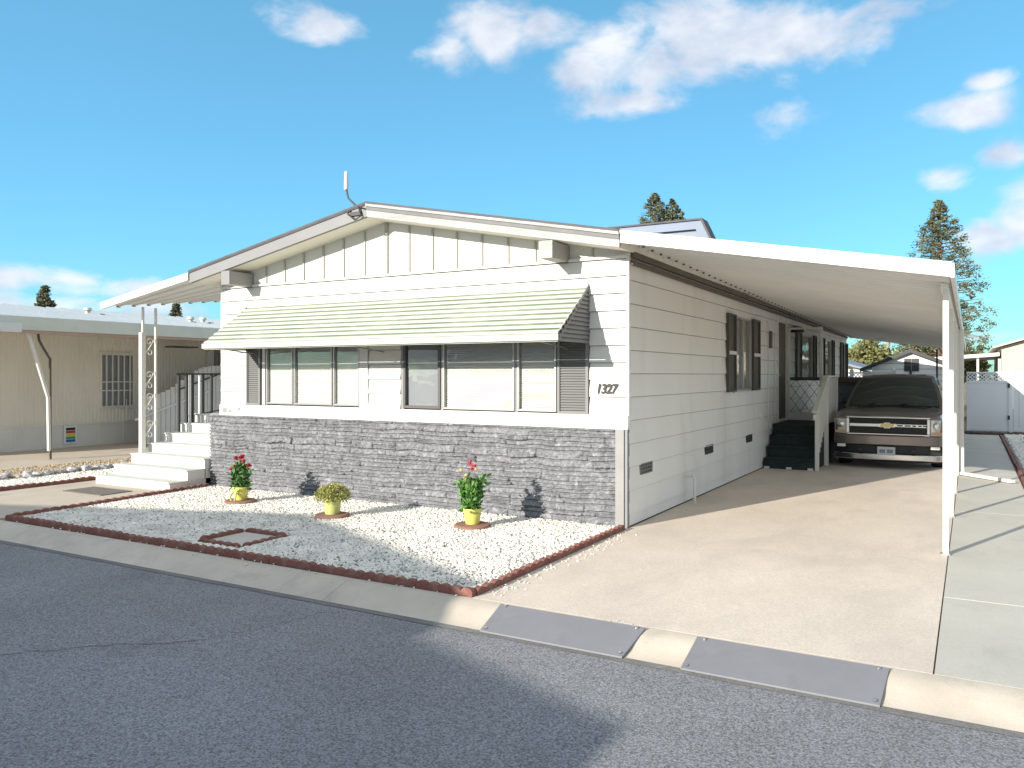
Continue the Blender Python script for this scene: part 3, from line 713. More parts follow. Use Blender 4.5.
# awning -----------------------------------------------------------
aw = house
AX0, AX1 = -10.14, -4.11
m = MB(); g_ = MB(); ns = 9; y0a,z0a,y1a,z1a = 9.05,2.93,8.22,2.33
awn = MB(); m.box(AX0,9.03,2.93,AX1,9.062,2.985)
for i in range(ns):
    t0_ = i/ns; t1_ = (i+1)/ns
    ya = y0a+(y1a-y0a)*t0_; za = z0a+(z1a-z0a)*t0_+.01; yb = y0a+(y1a-y0a)*t1_; zb = z0a+(z1a-z0a)*t1_-.005
    tgt = m
    # slat: hooked strip
    xa = AX0; xb = AX1
    pr_ = [(ya,za-.006),(yb-.004,zb+.034),(yb-.022,zb+.010),(yb-.014,zb+.004),(yb,zb+.022),(ya,za-.012)]
    m.prism([(xa,y,z_) for y,z_ in pr_], (xb-xa,0,0))
    lp = lambda t: (ya+(yb-.004-ya)*t, za-.006+(zb+.034-za+.006)*t+.003)
    (q0,w0),(q1,w1) = lp(.0),lp(.58)
    g_.add([(xa+.02,q0,w0),(xb-.02,q0,w0),(xb-.02,q1,w1),(xa+.02,q1,w1)],[(0,1,2,3)])
awo = m.build('awning','awnwhite',house)
g_.build('awning_stripe','awngreen',awo)
m = MB(); m.box(AX0-.012,8.175,2.25,AX1+.012,8.205,2.325); m.box(AX0,8.205,2.235,AX1,8.215,2.25); m.build('valance','awnwhite',awo,bevel=.003)
for X0s, mt in ((AX1,'shutter'),(AX0,'awnwhite')):
    m = MB(); n = 13
    for i in range(n):
        z_ = 2.24+i*(.69/n); t_ = max(0,(z_-2.30)/(2.93-2.30)); yf = 8.21+(9.05-8.21)*min(1,t_)
        if yf > 9.0: continue
        sg = 1 if X0s == AX1 else -1
        m.add([(X0s+sg*.018,yf,z_),(X0s+sg*.018,9.055,z_),(X0s-sg*.006,9.055,z_+.056),(X0s-sg*.006,yf+.03,z_+.056)],[(0,1,2,3)])
    m.bar((X0s,8.21,2.25),(X0s,9.05,2.95),.02,.03); m.bar((X0s,9.045,2.24),(X0s,9.045,2.95),.02,.02)
    m.build('awning_side',mt,awo)
for x in (-9.9,-7.33,-4.4): MB().bar((x,8.21,2.26),(x,9.05,2.18),.012,.016).build('awning_arm','alu',awo)

# ------------------------------------------------------------------ carport
cp = thing('carport','white metal carport roof on slim posts beside the house','carport',(-.25,9.28,0))
CX0, CX1, CY0, CY1, CZ0, CZ1 = -3.525, -.165, 8.66, 28.6, 3.52, 2.915
def cz(x, y=None):
    t = (x-CX0)/(CX1-CX0); f_ = 0 if y is None else (y-CY0)/(CY1-CY0)
    a = CZ0-.30*f_; b = CZ1-.20*f_
    return a+(b-a)*t
m = MB()   # pans running with the slope: folded profile along Y
pitch = .305; y = CY0+.03; top = []; 
while y < CY1:
    for (dy,dz) in ((0,0),(.24,0),(.25,-.045),(.27,-.045),(.28,0)):
        top.append((min(y+dy,CY1),dz))
    y += pitch
a = [(CX0+.02,yy,cz(CX0,yy)-.075+dz) for yy,dz in top]; b_ = [(CX1-.02,yy,cz(CX1,yy)-.075+dz) for yy,dz in top]
for i in range(len(top)-1): m.quad(a[i],b_[i],b_[i+1],a[i+1])
m.build('pan_roof','under',cp)
m = MB(); m.hexa([(CX0+.02,CY0+.02,cz(CX0)-.05),(CX1,CY0+.02,cz(CX1)-.05),(CX1,CY1,cz(CX1,CY1)-.05),(CX0+.02,CY1,cz(CX0,CY1)-.05)],
                 [(CX0+.02,CY0+.02,cz(CX0)-.03),(CX1,CY0+.02,cz(CX1)-.03),(CX1,CY1,cz(CX1,CY1)-.03),(CX0+.02,CY1,cz(CX0,CY1)-.03)]); m.build('roof_sheet','metal',cp)
def fasc(y0,y1,t,bo): return MB().hexa([(CX0,y0,cz(CX0,y0)-bo),(CX1+.01,y0,cz(CX1,y0)-bo),(CX1+.01,y1,cz(CX1,y0)-bo),(CX0,y1,cz(CX0,y0)-bo)],[(CX0,y0,cz(CX0,y0)-t),(CX1+.01,y0,cz(CX1,y0)-t),(CX1+.01,y1,cz(CX1,y0)-t),(CX0,y1,cz(CX0,y0)-t)])
fasc(CY0-.02,CY0+.02,-.005,.135).build('front_fascia','metal',cp)
fasc(CY0-.032,CY0-.021,-.008,.035).build('fascia_bead','metal',cp)
fasc(CY1-.02,CY1+.02,-.005,.125).build('rear_fascia','metal',cp)
MB().bar((CX1+.012,CY0-.02,CZ1-.07),(CX1+.012,CY1+.02,cz(CX1,CY1)-.07),.034,.14).build('side_gutter','metal',cp)
m = MB()
for i in range(int((CY1-CY0)/.305)):
    yy = CY0+.28+i*.305; m.box(CX0+.16,yy-.012,cz(CX0+.16,yy)-.135,CX0+.19,yy+.012,cz(CX0+.16,yy)-.118)
m.build('bolt','brown',cp)
MB().bar((CX1-.07,CY0+.62,CZ1-.155),(CX1-.07,CY1-.1,cz(CX1,CY1)-.155),.07,.06).build('edge_beam','under',cp)
posts_y = [9.32,11.85,14.25,16.75,19.3,21.8,24.3,26.8,28.4]
for i, yy in enumerate(posts_y):
    m = MB(); m.box(-.25,yy-.028,.006,-.195,yy+.028,cz(-.2,yy)-.13)
    p_ = m.build('post','metal',cp,bevel=.004)
    MB().box(-.275,yy-.05,.006,-.18,yy+.05,.02).build('post_foot','alu',p_)
m = MB(); m.box(-.188,16.85,.05,-.11,16.93,2.7); m.build('downspout','metal',cp)
m = MB(); m.bar((-.14,16.8,.05),(.62,15.95,.045),.10,.055); tag(m.build('splash_pipe','metal',bevel=.006),'white downspout length lying across the side slab','pipe')
m = MB(); m.box(-.9,26.9,.006,-.85,26.95,2.62); m.build('thin_post','darkmetal',cp)

# ------------------------------------------------------------------ carport steps and porch
st = thing('porch_steps','dark carpeted steps under the carport leading up to the side door','steps',(-3.06,16.2,0))
m = MB(); 
prof = [(16.2,.012)]
for k in range(4):
    z_ = .21*(k+1); y_ = 16.2+.28*k
    prof += [(y_+.012,z_-.03),(y_-.012,z_-.02),(y_-.012,z_-.002),(y_+.01,z_+.003)] + ([(y_+.28,z_+.003)] if k < 3 else [])
prof += [(18.72,.843),(18.72,.012)]
m.prism([(-3.555,y_,z_) for y_,z_ in prof],(.955,0,0)); m.build('carpeted_treads','carpet',st)
m = MB()
for x in (-3.5,-3.08,-2.68): m.box(x-.05,16.17,.006,x+.05,16.26,.05)
m.build('foot_block','white',st)
ra = thing('step_railing','white railing with pickets and cap on the open side of the dark steps','railing',(-2.55,16.5,0))
m = MB(); m.box(-2.60,16.20,.006,-2.53,16.27,1.22); m.box(-2.60,17.30,.006,-2.52,17.38,1.80); m.box(-2.60,18.62,.006,-2.52,18.70,1.80)
m.build('railing_post','metal',ra,bevel=.004)
m = MB(); m.bar((-2.565,15.98,1.14),(-2.565,17.34,1.82),.10,.04); m.bar((-2.565,17.3,1.82),(-2.565,18.75,1.82),.10,.04); m.bar((-2.565,16.0,1.10),(-2.565,16.0,1.0),.06,.08); m.build('hand_rail','metal',ra,bevel=.005)
m = MB()
for k in range(8):
    y_ = 16.34+k*.125; m.box(-2.585,y_,.25+k*.09 if k<7 else .85,-2.555,y_+.07,1.10+ (y_-16.1)*.5)
for k in range(9):
    y_ = 17.42+k*.13; m.box(-2.585,y_,.85,-2.555,y_+.06,1.79)
m.build('picket','metal',ra)
m = MB(); m.box(-2.60,17.38,.006,-2.575,18.7,.84); m.build('skirt_panel','blackplastic',ra)
sc_ = thing('wind_screen','clear framed wind screen with diamond lattice at the back of the porch','screen',(-3.2,18.72,.85))
m = MB(); m.box(-3.575,18.70,.86,-3.53,18.745,2.9); m.box(-2.90,18.70,.86,-2.84,18.76,2.92); m.box(-3.53,18.70,.86,-2.90,18.74,1.02); m.box(-3.575,18.70,2.87,-2.90,18.73,2.915)
m.build('screen_frame','metal',sc_,bevel=.003)
MB().box(-3.53,18.70,1.73,-2.90,18.74,1.80).build('mid_rail','darkmetal',sc_)
m = MB()
for k in range(-3,5):
    for s_ in (1,-1):
        x0 = -3.53+k*.2; x1 = x0+.71*.7
        p = Vector((x0 if s_>0 else -2.90-(x0+3.53),18.72,1.02)); q = p+Vector((s_*.5,0,.71))
        t0_ = 0; t1_ = 1
        lo, hi = -3.53,-2.90
        d = q-p
        ts = [0,1]
        ta = (lo-p.x)/d.x; tb = (hi-p.x)/d.x
        a0, a1 = max(0,min(ta,tb)), min(1,max(ta,tb))
        if a1 > a0: m.bar(p+d*a0,p+d*a1,.012,.008)
m.build('lattice','darkmetal',sc_)
MB().quad((-3.53,18.72,1.80),(-2.90,18.72,1.80),(-2.90,18.72,2.87),(-3.53,18.72,2.87)).build('clear_panel','clear',sc_)
bn = thing('storage_cabinet','tall slate blue cabinet with brown lid between railing and truck','cabinet',(-2.85,20,0))
MB().box(-2.92,19.95,.0,-2.28,20.75,1.62).build('cabinet_body','bluebin',bn,bevel=.02)
m = MB(); m.hexa([(-2.97,19.88,1.62),(-2.22,19.88,1.62),(-2.22,20.8,1.62),(-2.97,20.8,1.62)],[(-2.93,19.92,1.70),(-2.26,19.92,1.70),(-2.26,20.8,1.80),(-2.93,20.8,1.80)]); m.build('cabinet_lid','lid',bn,bevel=.01)

# ------------------------------------------------------------------ truck
TX, TY = -1.425, 17.2
tr = thing('pickup_truck','dark brown pickup truck parked nose out at the back of the carport','truck',(TX,TY,0))
def ringx(y, hw, zb, zs, zt, tumble=.94):
    h = [(0,zb),(hw*.80,zb),(hw*.97,zb+.06),(hw*1.0,(zb+zs)/2),(hw*.995,zs-.06),(hw*.975,zs),(hw*tumble,zs+(zt-zs)*.55),(hw*.72,zt-.012),(hw*.62,zt-.03),(0,zt)]
    return [(TX+x,TY+y,z_) for x,z_ in h]+[(TX-x,TY+y,z_) for x,z_ in reversed(h[1:-1])]
m = MB(); m.loft([ringx(.13,.88,.46,.98,1.05),ringx(.17,.935,.42,1.01,1.075),ringx(.42,.975,.36,1.05,1.12),ringx(.9,.985,.34,1.09,1.17),ringx(1.45,.985,.34,1.12,1.215),ringx(1.55,.985,.34,1.12,1.2),
        ringx(3.9,.985,.34,1.12,1.2),ringx(3.92,.98,.34,1.22,1.28),ringx(5.75,.97,.38,1.22,1.28)])
body = m.build('body','paint',tr,smooth=True,angle=40)
m = MB()
def gh(z_, y0, y1, hw, crown=0):
    pts = []
    for i in range(7):
        t_ = -1+2*i/6; pts.append((TX+t_*hw, TY+y0+.10*t_*t_, z_+crown*(1-t_*t_)))
    for i in range(7):
        t_ = 1-2*i/6; pts.append((TX+t_*hw, TY+y1-.05*t_*t_, z_+crown*(1-t_*t_)))
    return pts
m.loft([gh(1.15,1.38,3.95,.93),gh(1.55,1.92,3.9,.82,.01),gh(1.78,2.26,3.8,.73,.03),gh(1.83,2.42,3.7,.66,.04)])
cab = m.build('cab','paint',tr,smooth=True,angle=50)
def wsurf(u, v, off=.012):   # windshield surface
    z_ = 1.19+(1.765-1.19)*v
    if z_ < 1.55: t_ = (z_-1.15)/.4; y0 = 1.38+(1.92-1.38)*t_; hw = .93+(.82-.93)*t_
    else: t_ = (z_-1.55)/.23; y0 = 1.92+(2.26-1.92)*t_; hw = .82+(.73-.82)*t_
    hw -= .07
    return (TX+u*hw, TY+y0+.10*u*u*.85-off, z_+.015*(1-u*u)+.01)
m = MB(); nu, nv = 12, 6; g = [[wsurf(-1+2*i/nu, j/nv) for i in range(nu+1)] for j in range(nv+1)]
vs_ = [p for r_ in g for p in r_]; m.add(vs_,[(j*(nu+1)+i,j*(nu+1)+i+1,(j+1)*(nu+1)+i+1,(j+1)*(nu+1)+i) for j in range(nv) for i in range(nu)])
m.build('windshield','carglass',tr,smooth=True)
for s_ in (-1,1):
    m = MB(); m.quad((TX+s_*.915,TY+1.9,1.22),(TX+s_*.925,TY+3.6,1.22),(TX+s_*.755,TY+3.5,1.74),(TX+s_*.755,TY+2.45,1.74)); m.build('side_window','carglass',tr)
    m = MB(); m.loft([[(TX+s_*.99,TY+1.78,1.22),(TX+s_*1.14,TY+1.72,1.20),(TX+s_*1.14,TY+1.84,1.20),(TX+s_*.99,TY+1.86,1.22)],[(TX+s_*.98,TY+1.78,1.42),(TX+s_*1.13,TY+1.72,1.42),(TX+s_*1.13,TY+1.84,1.42),(TX+s_*.98,TY+1.86,1.42)]])
    m.bar((TX+s_*.90,TY+1.85,1.24),(TX+s_*1.02,TY+1.82,1.27),.05,.05)
    m.build('mirror','blackplastic',tr,bevel=.02)
    # headlamp
    m = MB(); xs_ = [.735,.80,.88,.955,.985]; ys_ = [.105,.115,.14,.22,.36]
    rg = []
    for x_,y_ in zip(xs_,ys_): rg.append([(TX+s_*x_,TY+y_-.012,.68),(TX+s_*x_,TY+y_-.012,.975+.01*(1-x_)),(TX+s_*x_,TY+y_+.10,.98),(TX+s_*x_,TY+y_+.10,.68)])
    if s_ < 0: rg = rg[::-1]
    m.loft(rg); hl = m.build('headlight','lens',tr,bevel=.006)
    m = MB(); m.lathe([(.06,0),(.066,-.008),(.045,-.02)],(TX+s_*.83,TY+.11,.865),20,'y'); m.build('reflector','chrome',hl,smooth=True)
    m = MB(); m.box(TX+s_*.75,TY+.085,.695,TX+s_*.93,TY+.10+.02,.745); m.build('indicator','amber',hl)
    m = MB(); m.box(TX+s_*.735,TY+.02,.415,TX+s_*.89,TY+.10,.475); fo = m.build('fog_lamp','foglens',tr,bevel=.012)
    for yy in (.95,4.7):
        m = MB(); m.lathe([(.24,-.13),(.36,-.12),(.385,-.08),(.385,.08),(.36,.12),(.24,.13)],(TX+s_*.83,TY+yy,.39),28,'x'); ty = m.build('wheel','tyre',tr,smooth=True)
        m = MB(); m.lathe([(.06,s_*.135),(.20,s_*.12),(.235,s_*.13),(.24,s_*.10)][::(1 if s_>0 else -1)],(TX+s_*.83,TY+yy,.39),24,'x'); m.build('rim','chrome',ty,smooth=True)
# grille
m = MB()
def gbar(x0,x1,z0_,z1_,y0_,y1_): m.box(TX+x0,TY+y0_,z0_,TX+x1,TY+y1_,z1_)
m = MB(); gbar(-.73,.73,.995,1.03,.06,.16); gbar(-.73,.73,.665,.70,.06,.16); gbar(-.73,-.67,.70,.995,.06,.16); gbar(.67,.73,.70,.995,.06,.16); gbar(-.67,.67,.825,.895,.05,.13)
gr = m.build('grille','chrome',tr,bevel=.012)
m = MB(); gbar(-.67,.67,.70,.825,.12,.15); gbar(-.67,.67,.895,.995,.12,.15)
for k in range(26):
    x_ = -.65+k*.052; gbar(x_,x_+.008,.705,.82,.105,.12); gbar(x_,x_+.008,.90,.99,.105,.12)
m.build('grille_mesh','blackplastic',gr)
def bow(sc, y_, th):
    pts = [(-.16,-.035),(-.055,-.035),(-.055,-.055),(.055,-.055),(.055,-.035),(.13,-.035),(.16,.035),(.055,.035),(.055,.055),(-.055,.055),(-.055,.035),(-.13,.035)]
    return MB().prism([(TX+x_*sc,TY+y_,.86+z_*sc) for x_,z_ in pts],(0,-th,0))
bow(.98,.049,.012).build('emblem','chrome',gr); bow(.80,.036,.006).build('emblem','gold',gr)
m = MB(); pts = []
def bump(z0_,z1_,y_,mat,nm,hw=.965,dep=.14,curve=.16):
    m = MB(); r0=[];r1=[]
    for i in range(33):
        t_ = -1+2*i/32; yy = y_+curve*abs(t_)**3.2; r0.append((TX+t_*hw,TY+yy)); r1.append((TX+t_*hw,TY+yy+dep))
    lp = r0+r1[::-1]; m.prism([(x_,y2,z0_) for x_,y2 in lp],(0,0,z1_-z0_)); return m.build(nm,mat,tr,bevel=.014,smooth=True,angle=50)
bump(.475,.66,.0,'paint','bumper'); bump(.30,.475,.06,'blackplastic','air_dam',.955); bump(.18,.30,.01,'chrome','bumper_lip',.96); bump(.15,.18,.05,'blackplastic','valance',.90)
m = MB(); m.box(TX-.165,TY-.035,.28,TX+.145,TY-.02,.445); pl = m.build('number_plate','numplate',tr,bevel=.004)
m = MB()
for k in range(7):
    if k == 3: continue
    x_ = TX-.125+k*.034; m.box(x_,TY-.0385,.325,x_+.022,TY-.036,.395)
m.build('plate_character','plateblue',pl)
m = MB(); 
for x_ in (-.5,.42): m.box(TX+x_,TY-.02,.35,TX+x_+.06,TY+.06,.40)
m.build('tow_hook','darkmetal',tr)
m = MB()
for i,x_ in enumerate((.17,.30,.43,.53,.61)):  # small lettering strip on the grille bar
    m.box(TX+x_,TY+.046,.848,TX+x_+(.10 if i<2 else .06),TY+.05,.872)
m.build('badge','blackplastic',gr)
m = MB(); m.bar((TX-.55,TY+1.43,1.245),(TX-.05,TY+1.56,1.262),.02,.012); m.bar((TX+.12,TY+1.42,1.245),(TX+.62,TY+1.60,1.262),.02,.012); m.build('wiper','blackplastic',tr)

tr.scale = (1.03,1.0,1.0)
# ------------------------------------------------------------------ front steps (left), patio cover, railing
fs = thing('front_steps','wide white painted steps climbing to the front porch','steps',(-12,8.25,0))
for k in range(7):
    y_ = 8.27+.335*k; z1_ = .135+.162*k
    m = MB(); m.box(-12.95,y_,0 if k==0 else z1_-.162-.001,-11.025,y_+ .335 if k<6 else 12.5,z1_-.022); sp = m.build('step','steps',fs)
    MB().box(-12.965,y_-.02,z1_-.0215,-11.025,y_+.336 if k<6 else 12.5,z1_).build('tread','steps',sp,bevel=.006)
    MB().box(-12.90,y_+.03,z1_+.0005,-11.10,y_+.31 if k<6 else 12.4,z1_+.003).build('tread_pad','tread',sp)
m = MB(); m.box(-12.90,8.62,.0,-11.04,12.45,.13)
for k in range(1,7): m.box(-12.93,8.30+.335*k,0,-11.035,12.48-.001*k,.135+.162*(k-1)-.002)
m.build('step_base','steps',fs)
pc = thing('patio_cover','small sloping white metal porch roof left of the house','porch roof',(-12.2,9.4,0))
def pz(x, y): # twisted sheet: low outer edge rises to the back
    lo = 3.06+(y-8.63)*.125; hi = 3.44; t_ = (x+13.33)/(13.33-10.99); return lo+(hi-lo)*t_
m = MB(); prs = []; y = 8.66
while y < 12.0:
    for dy,dz in ((0,0),(.23,0),(.24,-.03),(.265,-.03),(.275,0)): prs.append((y+dy,dz))
    y += .305
for i in range(len(prs)-1):
    (ya,da),(yb,db) = prs[i],prs[i+1]
    m.quad((-13.3,ya,pz(-13.3,ya)+da),(-10.77,ya,pz(-10.77,ya)+da),(-10.77,yb,pz(-10.77,yb)+db),(-13.3,yb,pz(-13.3,yb)+db))
m.build('pan_roof','under',pc)
m = MB(); e = 3.45
m.hexa([(-13.33,8.63,pz(-13.33,8.63)-.045),(-11.0,8.63,pz(-11,8.63)-.04),(-11.0,12,pz(-11,12)+.005),(-13.33,12,pz(-13.33,12)+.005)],
       [(-13.33,8.63,pz(-13.33,8.63)+.06),(-11.0,8.63,pz(-11,8.63)+.06),(-11.0,12,pz(-11,12)+.05),(-13.33,12,pz(-13.33,12)+.05)])
# only a thin front fascia plus top sheet
m = MB(); m.hexa([(-13.34,8.60,pz(-13.34,8.63)-.045),(-11.02,8.60,pz(-11.02,8.63)-.045),(-11.02,8.64,pz(-11.02,8.63)-.045),(-13.34,8.64,pz(-13.34,8.63)-.045)],
                 [(-13.34,8.60,pz(-13.34,8.63)+.075),(-11.02,8.60,pz(-11.02,8.63)+.075),(-11.02,8.64,pz(-11.02,8.63)+.075),(-13.34,8.64,pz(-13.34,8.63)+.075)]); m.build('front_fascia','metal',pc)
m = MB()
for i in range(10):
    ya,yb = 8.64+i*.336,8.64+(i+1)*.336
    m.hexa([(-13.3,ya,pz(-13.3,ya)+.02),(-11,ya,pz(-11,ya)+.02),(-11,yb,pz(-11,yb)+.02),(-13.3,yb,pz(-13.3,yb)+.02)],[(-13.3,ya,pz(-13.3,ya)+.04),(-11,ya,pz(-11,ya)+.04),(-11,yb,pz(-11,yb)+.04),(-13.3,yb,pz(-13.3,yb)+.04)])
m.build('roof_sheet','metal',pc)
m = MB()
for i in range(11):
    y_ = 8.66+.25+i*.305; m.box(-13.31,y_-.03,pz(-13.3,y_)-.035,-13.27,y_+.03,pz(-13.3,y_)-.012)
m.build('pan_end','brown',pc)
# scroll post
for y_ in (9.20,9.46):
    MB().box(-13.02,y_-.017,.30 if y_<9.3 else .46,-12.985,y_+.017,3.08).build('post','metal',pc)
MB().box(-12.983,9.10,.135,-12.90,9.185,2.62).build('post_sleeve','metal',pc,bevel=.004)
def scroll(zc, fl):
    pth = []
    for i in range(22):
        a_ = i/21*2.1*PI; r_ = .075*(1-i/26); pth.append((-13.0, 9.33+fl*r_*math.cos(a_)*1.1, zc+r_*math.sin(a_)))
    m.tube(pth,.008,6)
for zc in (.85,1.35,1.75,2.35):
    m = MB(); scroll(zc+.1,1); scroll(zc-.1,-1); m.tube([(-13,9.22,zc-.16),(-13,9.33,zc),(-13,9.44,zc+.16)],.008,6); m.build('scroll_work','metal',pc)
rl = thing('porch_railing','black iron railing with a few white balusters on the front porch','railing',(-12.9,9.9,.78))
m = MB()
for i,(y_,zb) in enumerate(((9.88,.78),(10.05,.94),(10.18,.94),(10.42,1.107),(10.62,1.107),(10.86,1.107),(11.1,1.107),(11.34,1.107))):
    m.box(-12.92,y_-.02,zb,-12.88,y_+.02,1.86)
m.bar((-12.9,9.82,1.87),(-12.9,11.6,1.87),.045,.03); m.bar((-12.9,10.1,1.07),(-12.9,11.6,1.25),.02,.02)
m.build('rail','darkmetal',rl)
for y_ in (10.12,10.34,10.98): MB().box(-12.915,y_-.016,.95 if y_<10.25 else 1.107,-12.885,y_+.016,1.855).build('baluster','vinyl',rl)

# ------------------------------------------------------------------ neighbour on the left
nb = thing('neighbour_home','cream corrugated mobile home with pale metal roof left of the steps','mobile home',(-22,8,0))
m = MB(); y = 7.8; pp = []
while y < 27.9:
    for dy,dx in ((0,0),(.035,0),(.045,.018),(.075,.018),(.085,0)): pp.append((y+dy,dx))
    y += .10
for i in range(len(pp)-1): m.quad((-20+pp[i][1],pp[i][0],.60),(-20+pp[i+1][1],pp[i+1][0],.60),(-20+pp[i+1][1],pp[i+1][0],2.86),(-20+pp[i][1],pp[i][0],2.86))
m.box(-27.9,7.85,.05,-20.03,27.8,2.9)
nw = m.build('wall','nwall',nb)
m = MB(); m.box(-20.02,7.8,.0,-19.975,27.8,.60); m.build('skirting','nskirt',nb)
m = MB()
for k in range(28): m.box(-19.975,7.85+k*.71,.02,-19.962,7.875+k*.71,.57)
m.box(-19.975,7.8,.575,-19.95,27.8,.61)
m.build('skirting_batten','nwall',nb)
m = MB(); m.hexa([(-24,7.5,3.80),(-17.35,7.5,2.95),(-17.35,28,2.95),(-24,28,3.80)],[(-24,7.5,3.86),(-17.35,7.5,3.01),(-17.35,28,3.01),(-24,28,3.86)])
m.hexa([(-30,7.5,3.1),(-24.001,7.5,3.80),(-24.001,28,3.80),(-30,28,3.1)],[(-30,7.5,3.16),(-24.001,7.5,3.86),(-24.001,28,3.86),(-30,28,3.16)])
nr = m.build('roof','nroof',nb)
m = MB(); k = 0
for k in range(50):
    y_ = 7.6+k*.41; m.hexa([(-24,y_,3.86),(-17.36,y_,3.012),(-17.36,y_+.05,3.012),(-24,y_+.05,3.86)],[(-24,y_+.01,3.90),(-17.36,y_+.01,3.05),(-17.36,y_+.04,3.05),(-24,y_+.04,3.90)])
m.build('roof_rib','nroof',nr)
MB().box(-17.35,7.5,2.80,-17.28,28,3.09).build('fascia','nfascia',nb,bevel=.01)
MB().box(-17.38,7.5,2.735,-17.30,28,2.798).build('fascia_trim','ntrim',nb)
MB().box(-20,7.55,2.86,-17.4,28,2.885).build('soffit','under',nb)
m = MB(); m.box(-17.27,7.5,2.74,-17.14,9.33,2.93); m.build('gutter','nskirt',nb,bevel=.01)
m = MB()
for k in range(40): m.hexa([(-17.5,7.7+k*.41,3.05),(-17.34,7.7+k*.41,3.05),(-17.34,7.85+k*.41,3.05),(-17.5,7.85+k*.41,3.05)],[(-17.5,7.7+k*.41,3.10),(-17.40,7.7+k*.41,3.10),(-17.40,7.85+k*.41,3.10),(-17.5,7.85+k*.41,3.10)])
m.build('roof_closure','roofblue',nr)
for (x,y) in ((-22,13.8),(-21,16.5),(-21.3,17.2),(-22.6,11.0)):
    m = MB(); z_ = 2.98+(-17.35-x)*.128; m.lathe([(.07,-.05),(.07,.12),(.12,.13),(.10,.20),(.04,.22)],(x,y,z_),16); m.build('roof_vent','nfascia',nr,smooth=True)
# grilled window
m = MB(); ring(m,lambda u,o,z:(-20+o,u,z),12.86,13.86,.95,2.46,.05,.018,.06); w_ = m.build('window_frame','nwall',nb)
MB().box(-19.985,12.91,1.0,-19.975,13.81,2.41).build('pane','screen',w_)
m = MB(); 
for k in range(5): m.box(-19.93,13.0+k*.17,1.0,-19.90,13.03+k*.17,2.41)
for z_ in (1.0,1.42,1.65,2.38): m.box(-19.935,12.9,z_,-19.905,13.82,z_+.03)
m.build('window_grille','metal',w_)
m = MB(); m.box(-19.98,14.0,1.85,-19.94,14.12,2.0); m.build('meter_box','white',nb)
m = MB(); m.tube([(-19.93,14.0,.62),(-19.93,13.62,.62),(-19.93,13.6,1.2)],.012,6); m.build('conduit','nwall',nb)
# end trim + wooden panel + door
MB().box(-19.98,16.25,.6,-19.93,16.5,2.85).build('corner_trim','white',nb)
m = MB()
for k in range(9): m.box(-19.98,16.55+k*.16,.6,-19.95,16.69+k*.16,2.85)
m.build('wood_panel','wood',nb)
MB().box(-19.6,14.55,2.62,-19.2,15.35,2.66).build('awning_bracket','brown',nb)
m = MB(); m.tube([(-18.5,15.1,2.84),(-18.5,15.1,2.62)],.008,6); m.lathe([(.02,.06),(.06,0),(.07,-.06),(.03,-.10)],(-18.5,15.1,2.6),12); tag(rebase(m,(-18.5,15.1,2.5)).build('wind_chime','brass'),'small brass chime hanging under the neighbouring eave','chime').location = (-18.5,15.1,2.5)
# posts of the neighbour roof
m = MB(); m.bar((-17.45,9.62,2.76),(-17.40,10.02,1.36),.075,.055); m.bar((-17.40,10.02,1.38),(-17.40,10.04,.20),.07,.055); tag(m.build('slanted_post','metal',bevel=.005),'bent white post slanting under the neighbouring eave','post')
m = MB(); m.tube([(-17.5,9.86,2.74),(-17.5,9.88,2.6),(-17.48,9.98,2.4),(-17.47,10.10,2.2),(-17.46,10.10,.35),(-17.46,10.10,.0)],.028,8); tag(m.build('downpipe','brown',smooth=True),'thin brown downpipe beside the slanting white post','pipe')
# colour striped sign
sg = thing('striped_sign','small white sign with red to blue stripes on pale skirting','sign',(-19.9,10.5,.1))
MB().box(-19.955,11.88,.10,-19.935,12.22,.56).build('sign_board','vinyl',sg)
for k,mn in enumerate(('bluestripe','greenstripe','yellowstripe','redstripe','blackstripe')):
    MB().box(-19.934,11.93,.14+k*.075,-19.928,12.17,.205+k*.075).build('stripe',mn,sg)
# neighbour stair screen
ns_ = thing('neighbour_stairs','pale blue white boarded stair side with a sloping handrail beyond the steps','stairs',(-18.9,13.2,0))
m = MB(); y = 13.3
while y < 17.2:
    h_ = min(2.25, 1.30+(y-13.3)*.34+ (.12*math.sin(y*2.6))); m.box(-18.9,y,.02,-18.87,y+.13,h_); y += .15
m.build('boards','nskirt',ns_)
m = MB(); m.bar((-18.84,13.1,.68),(-18.84,15.6,1.45),.04,.05); m.build('stringer','vinyl',ns_)
m = MB(); m.bar((-18.80,14.4,1.45),(-18.80,16.9,2.25),.035,.035); m.build('hand_rail','darkmetal',ns_)

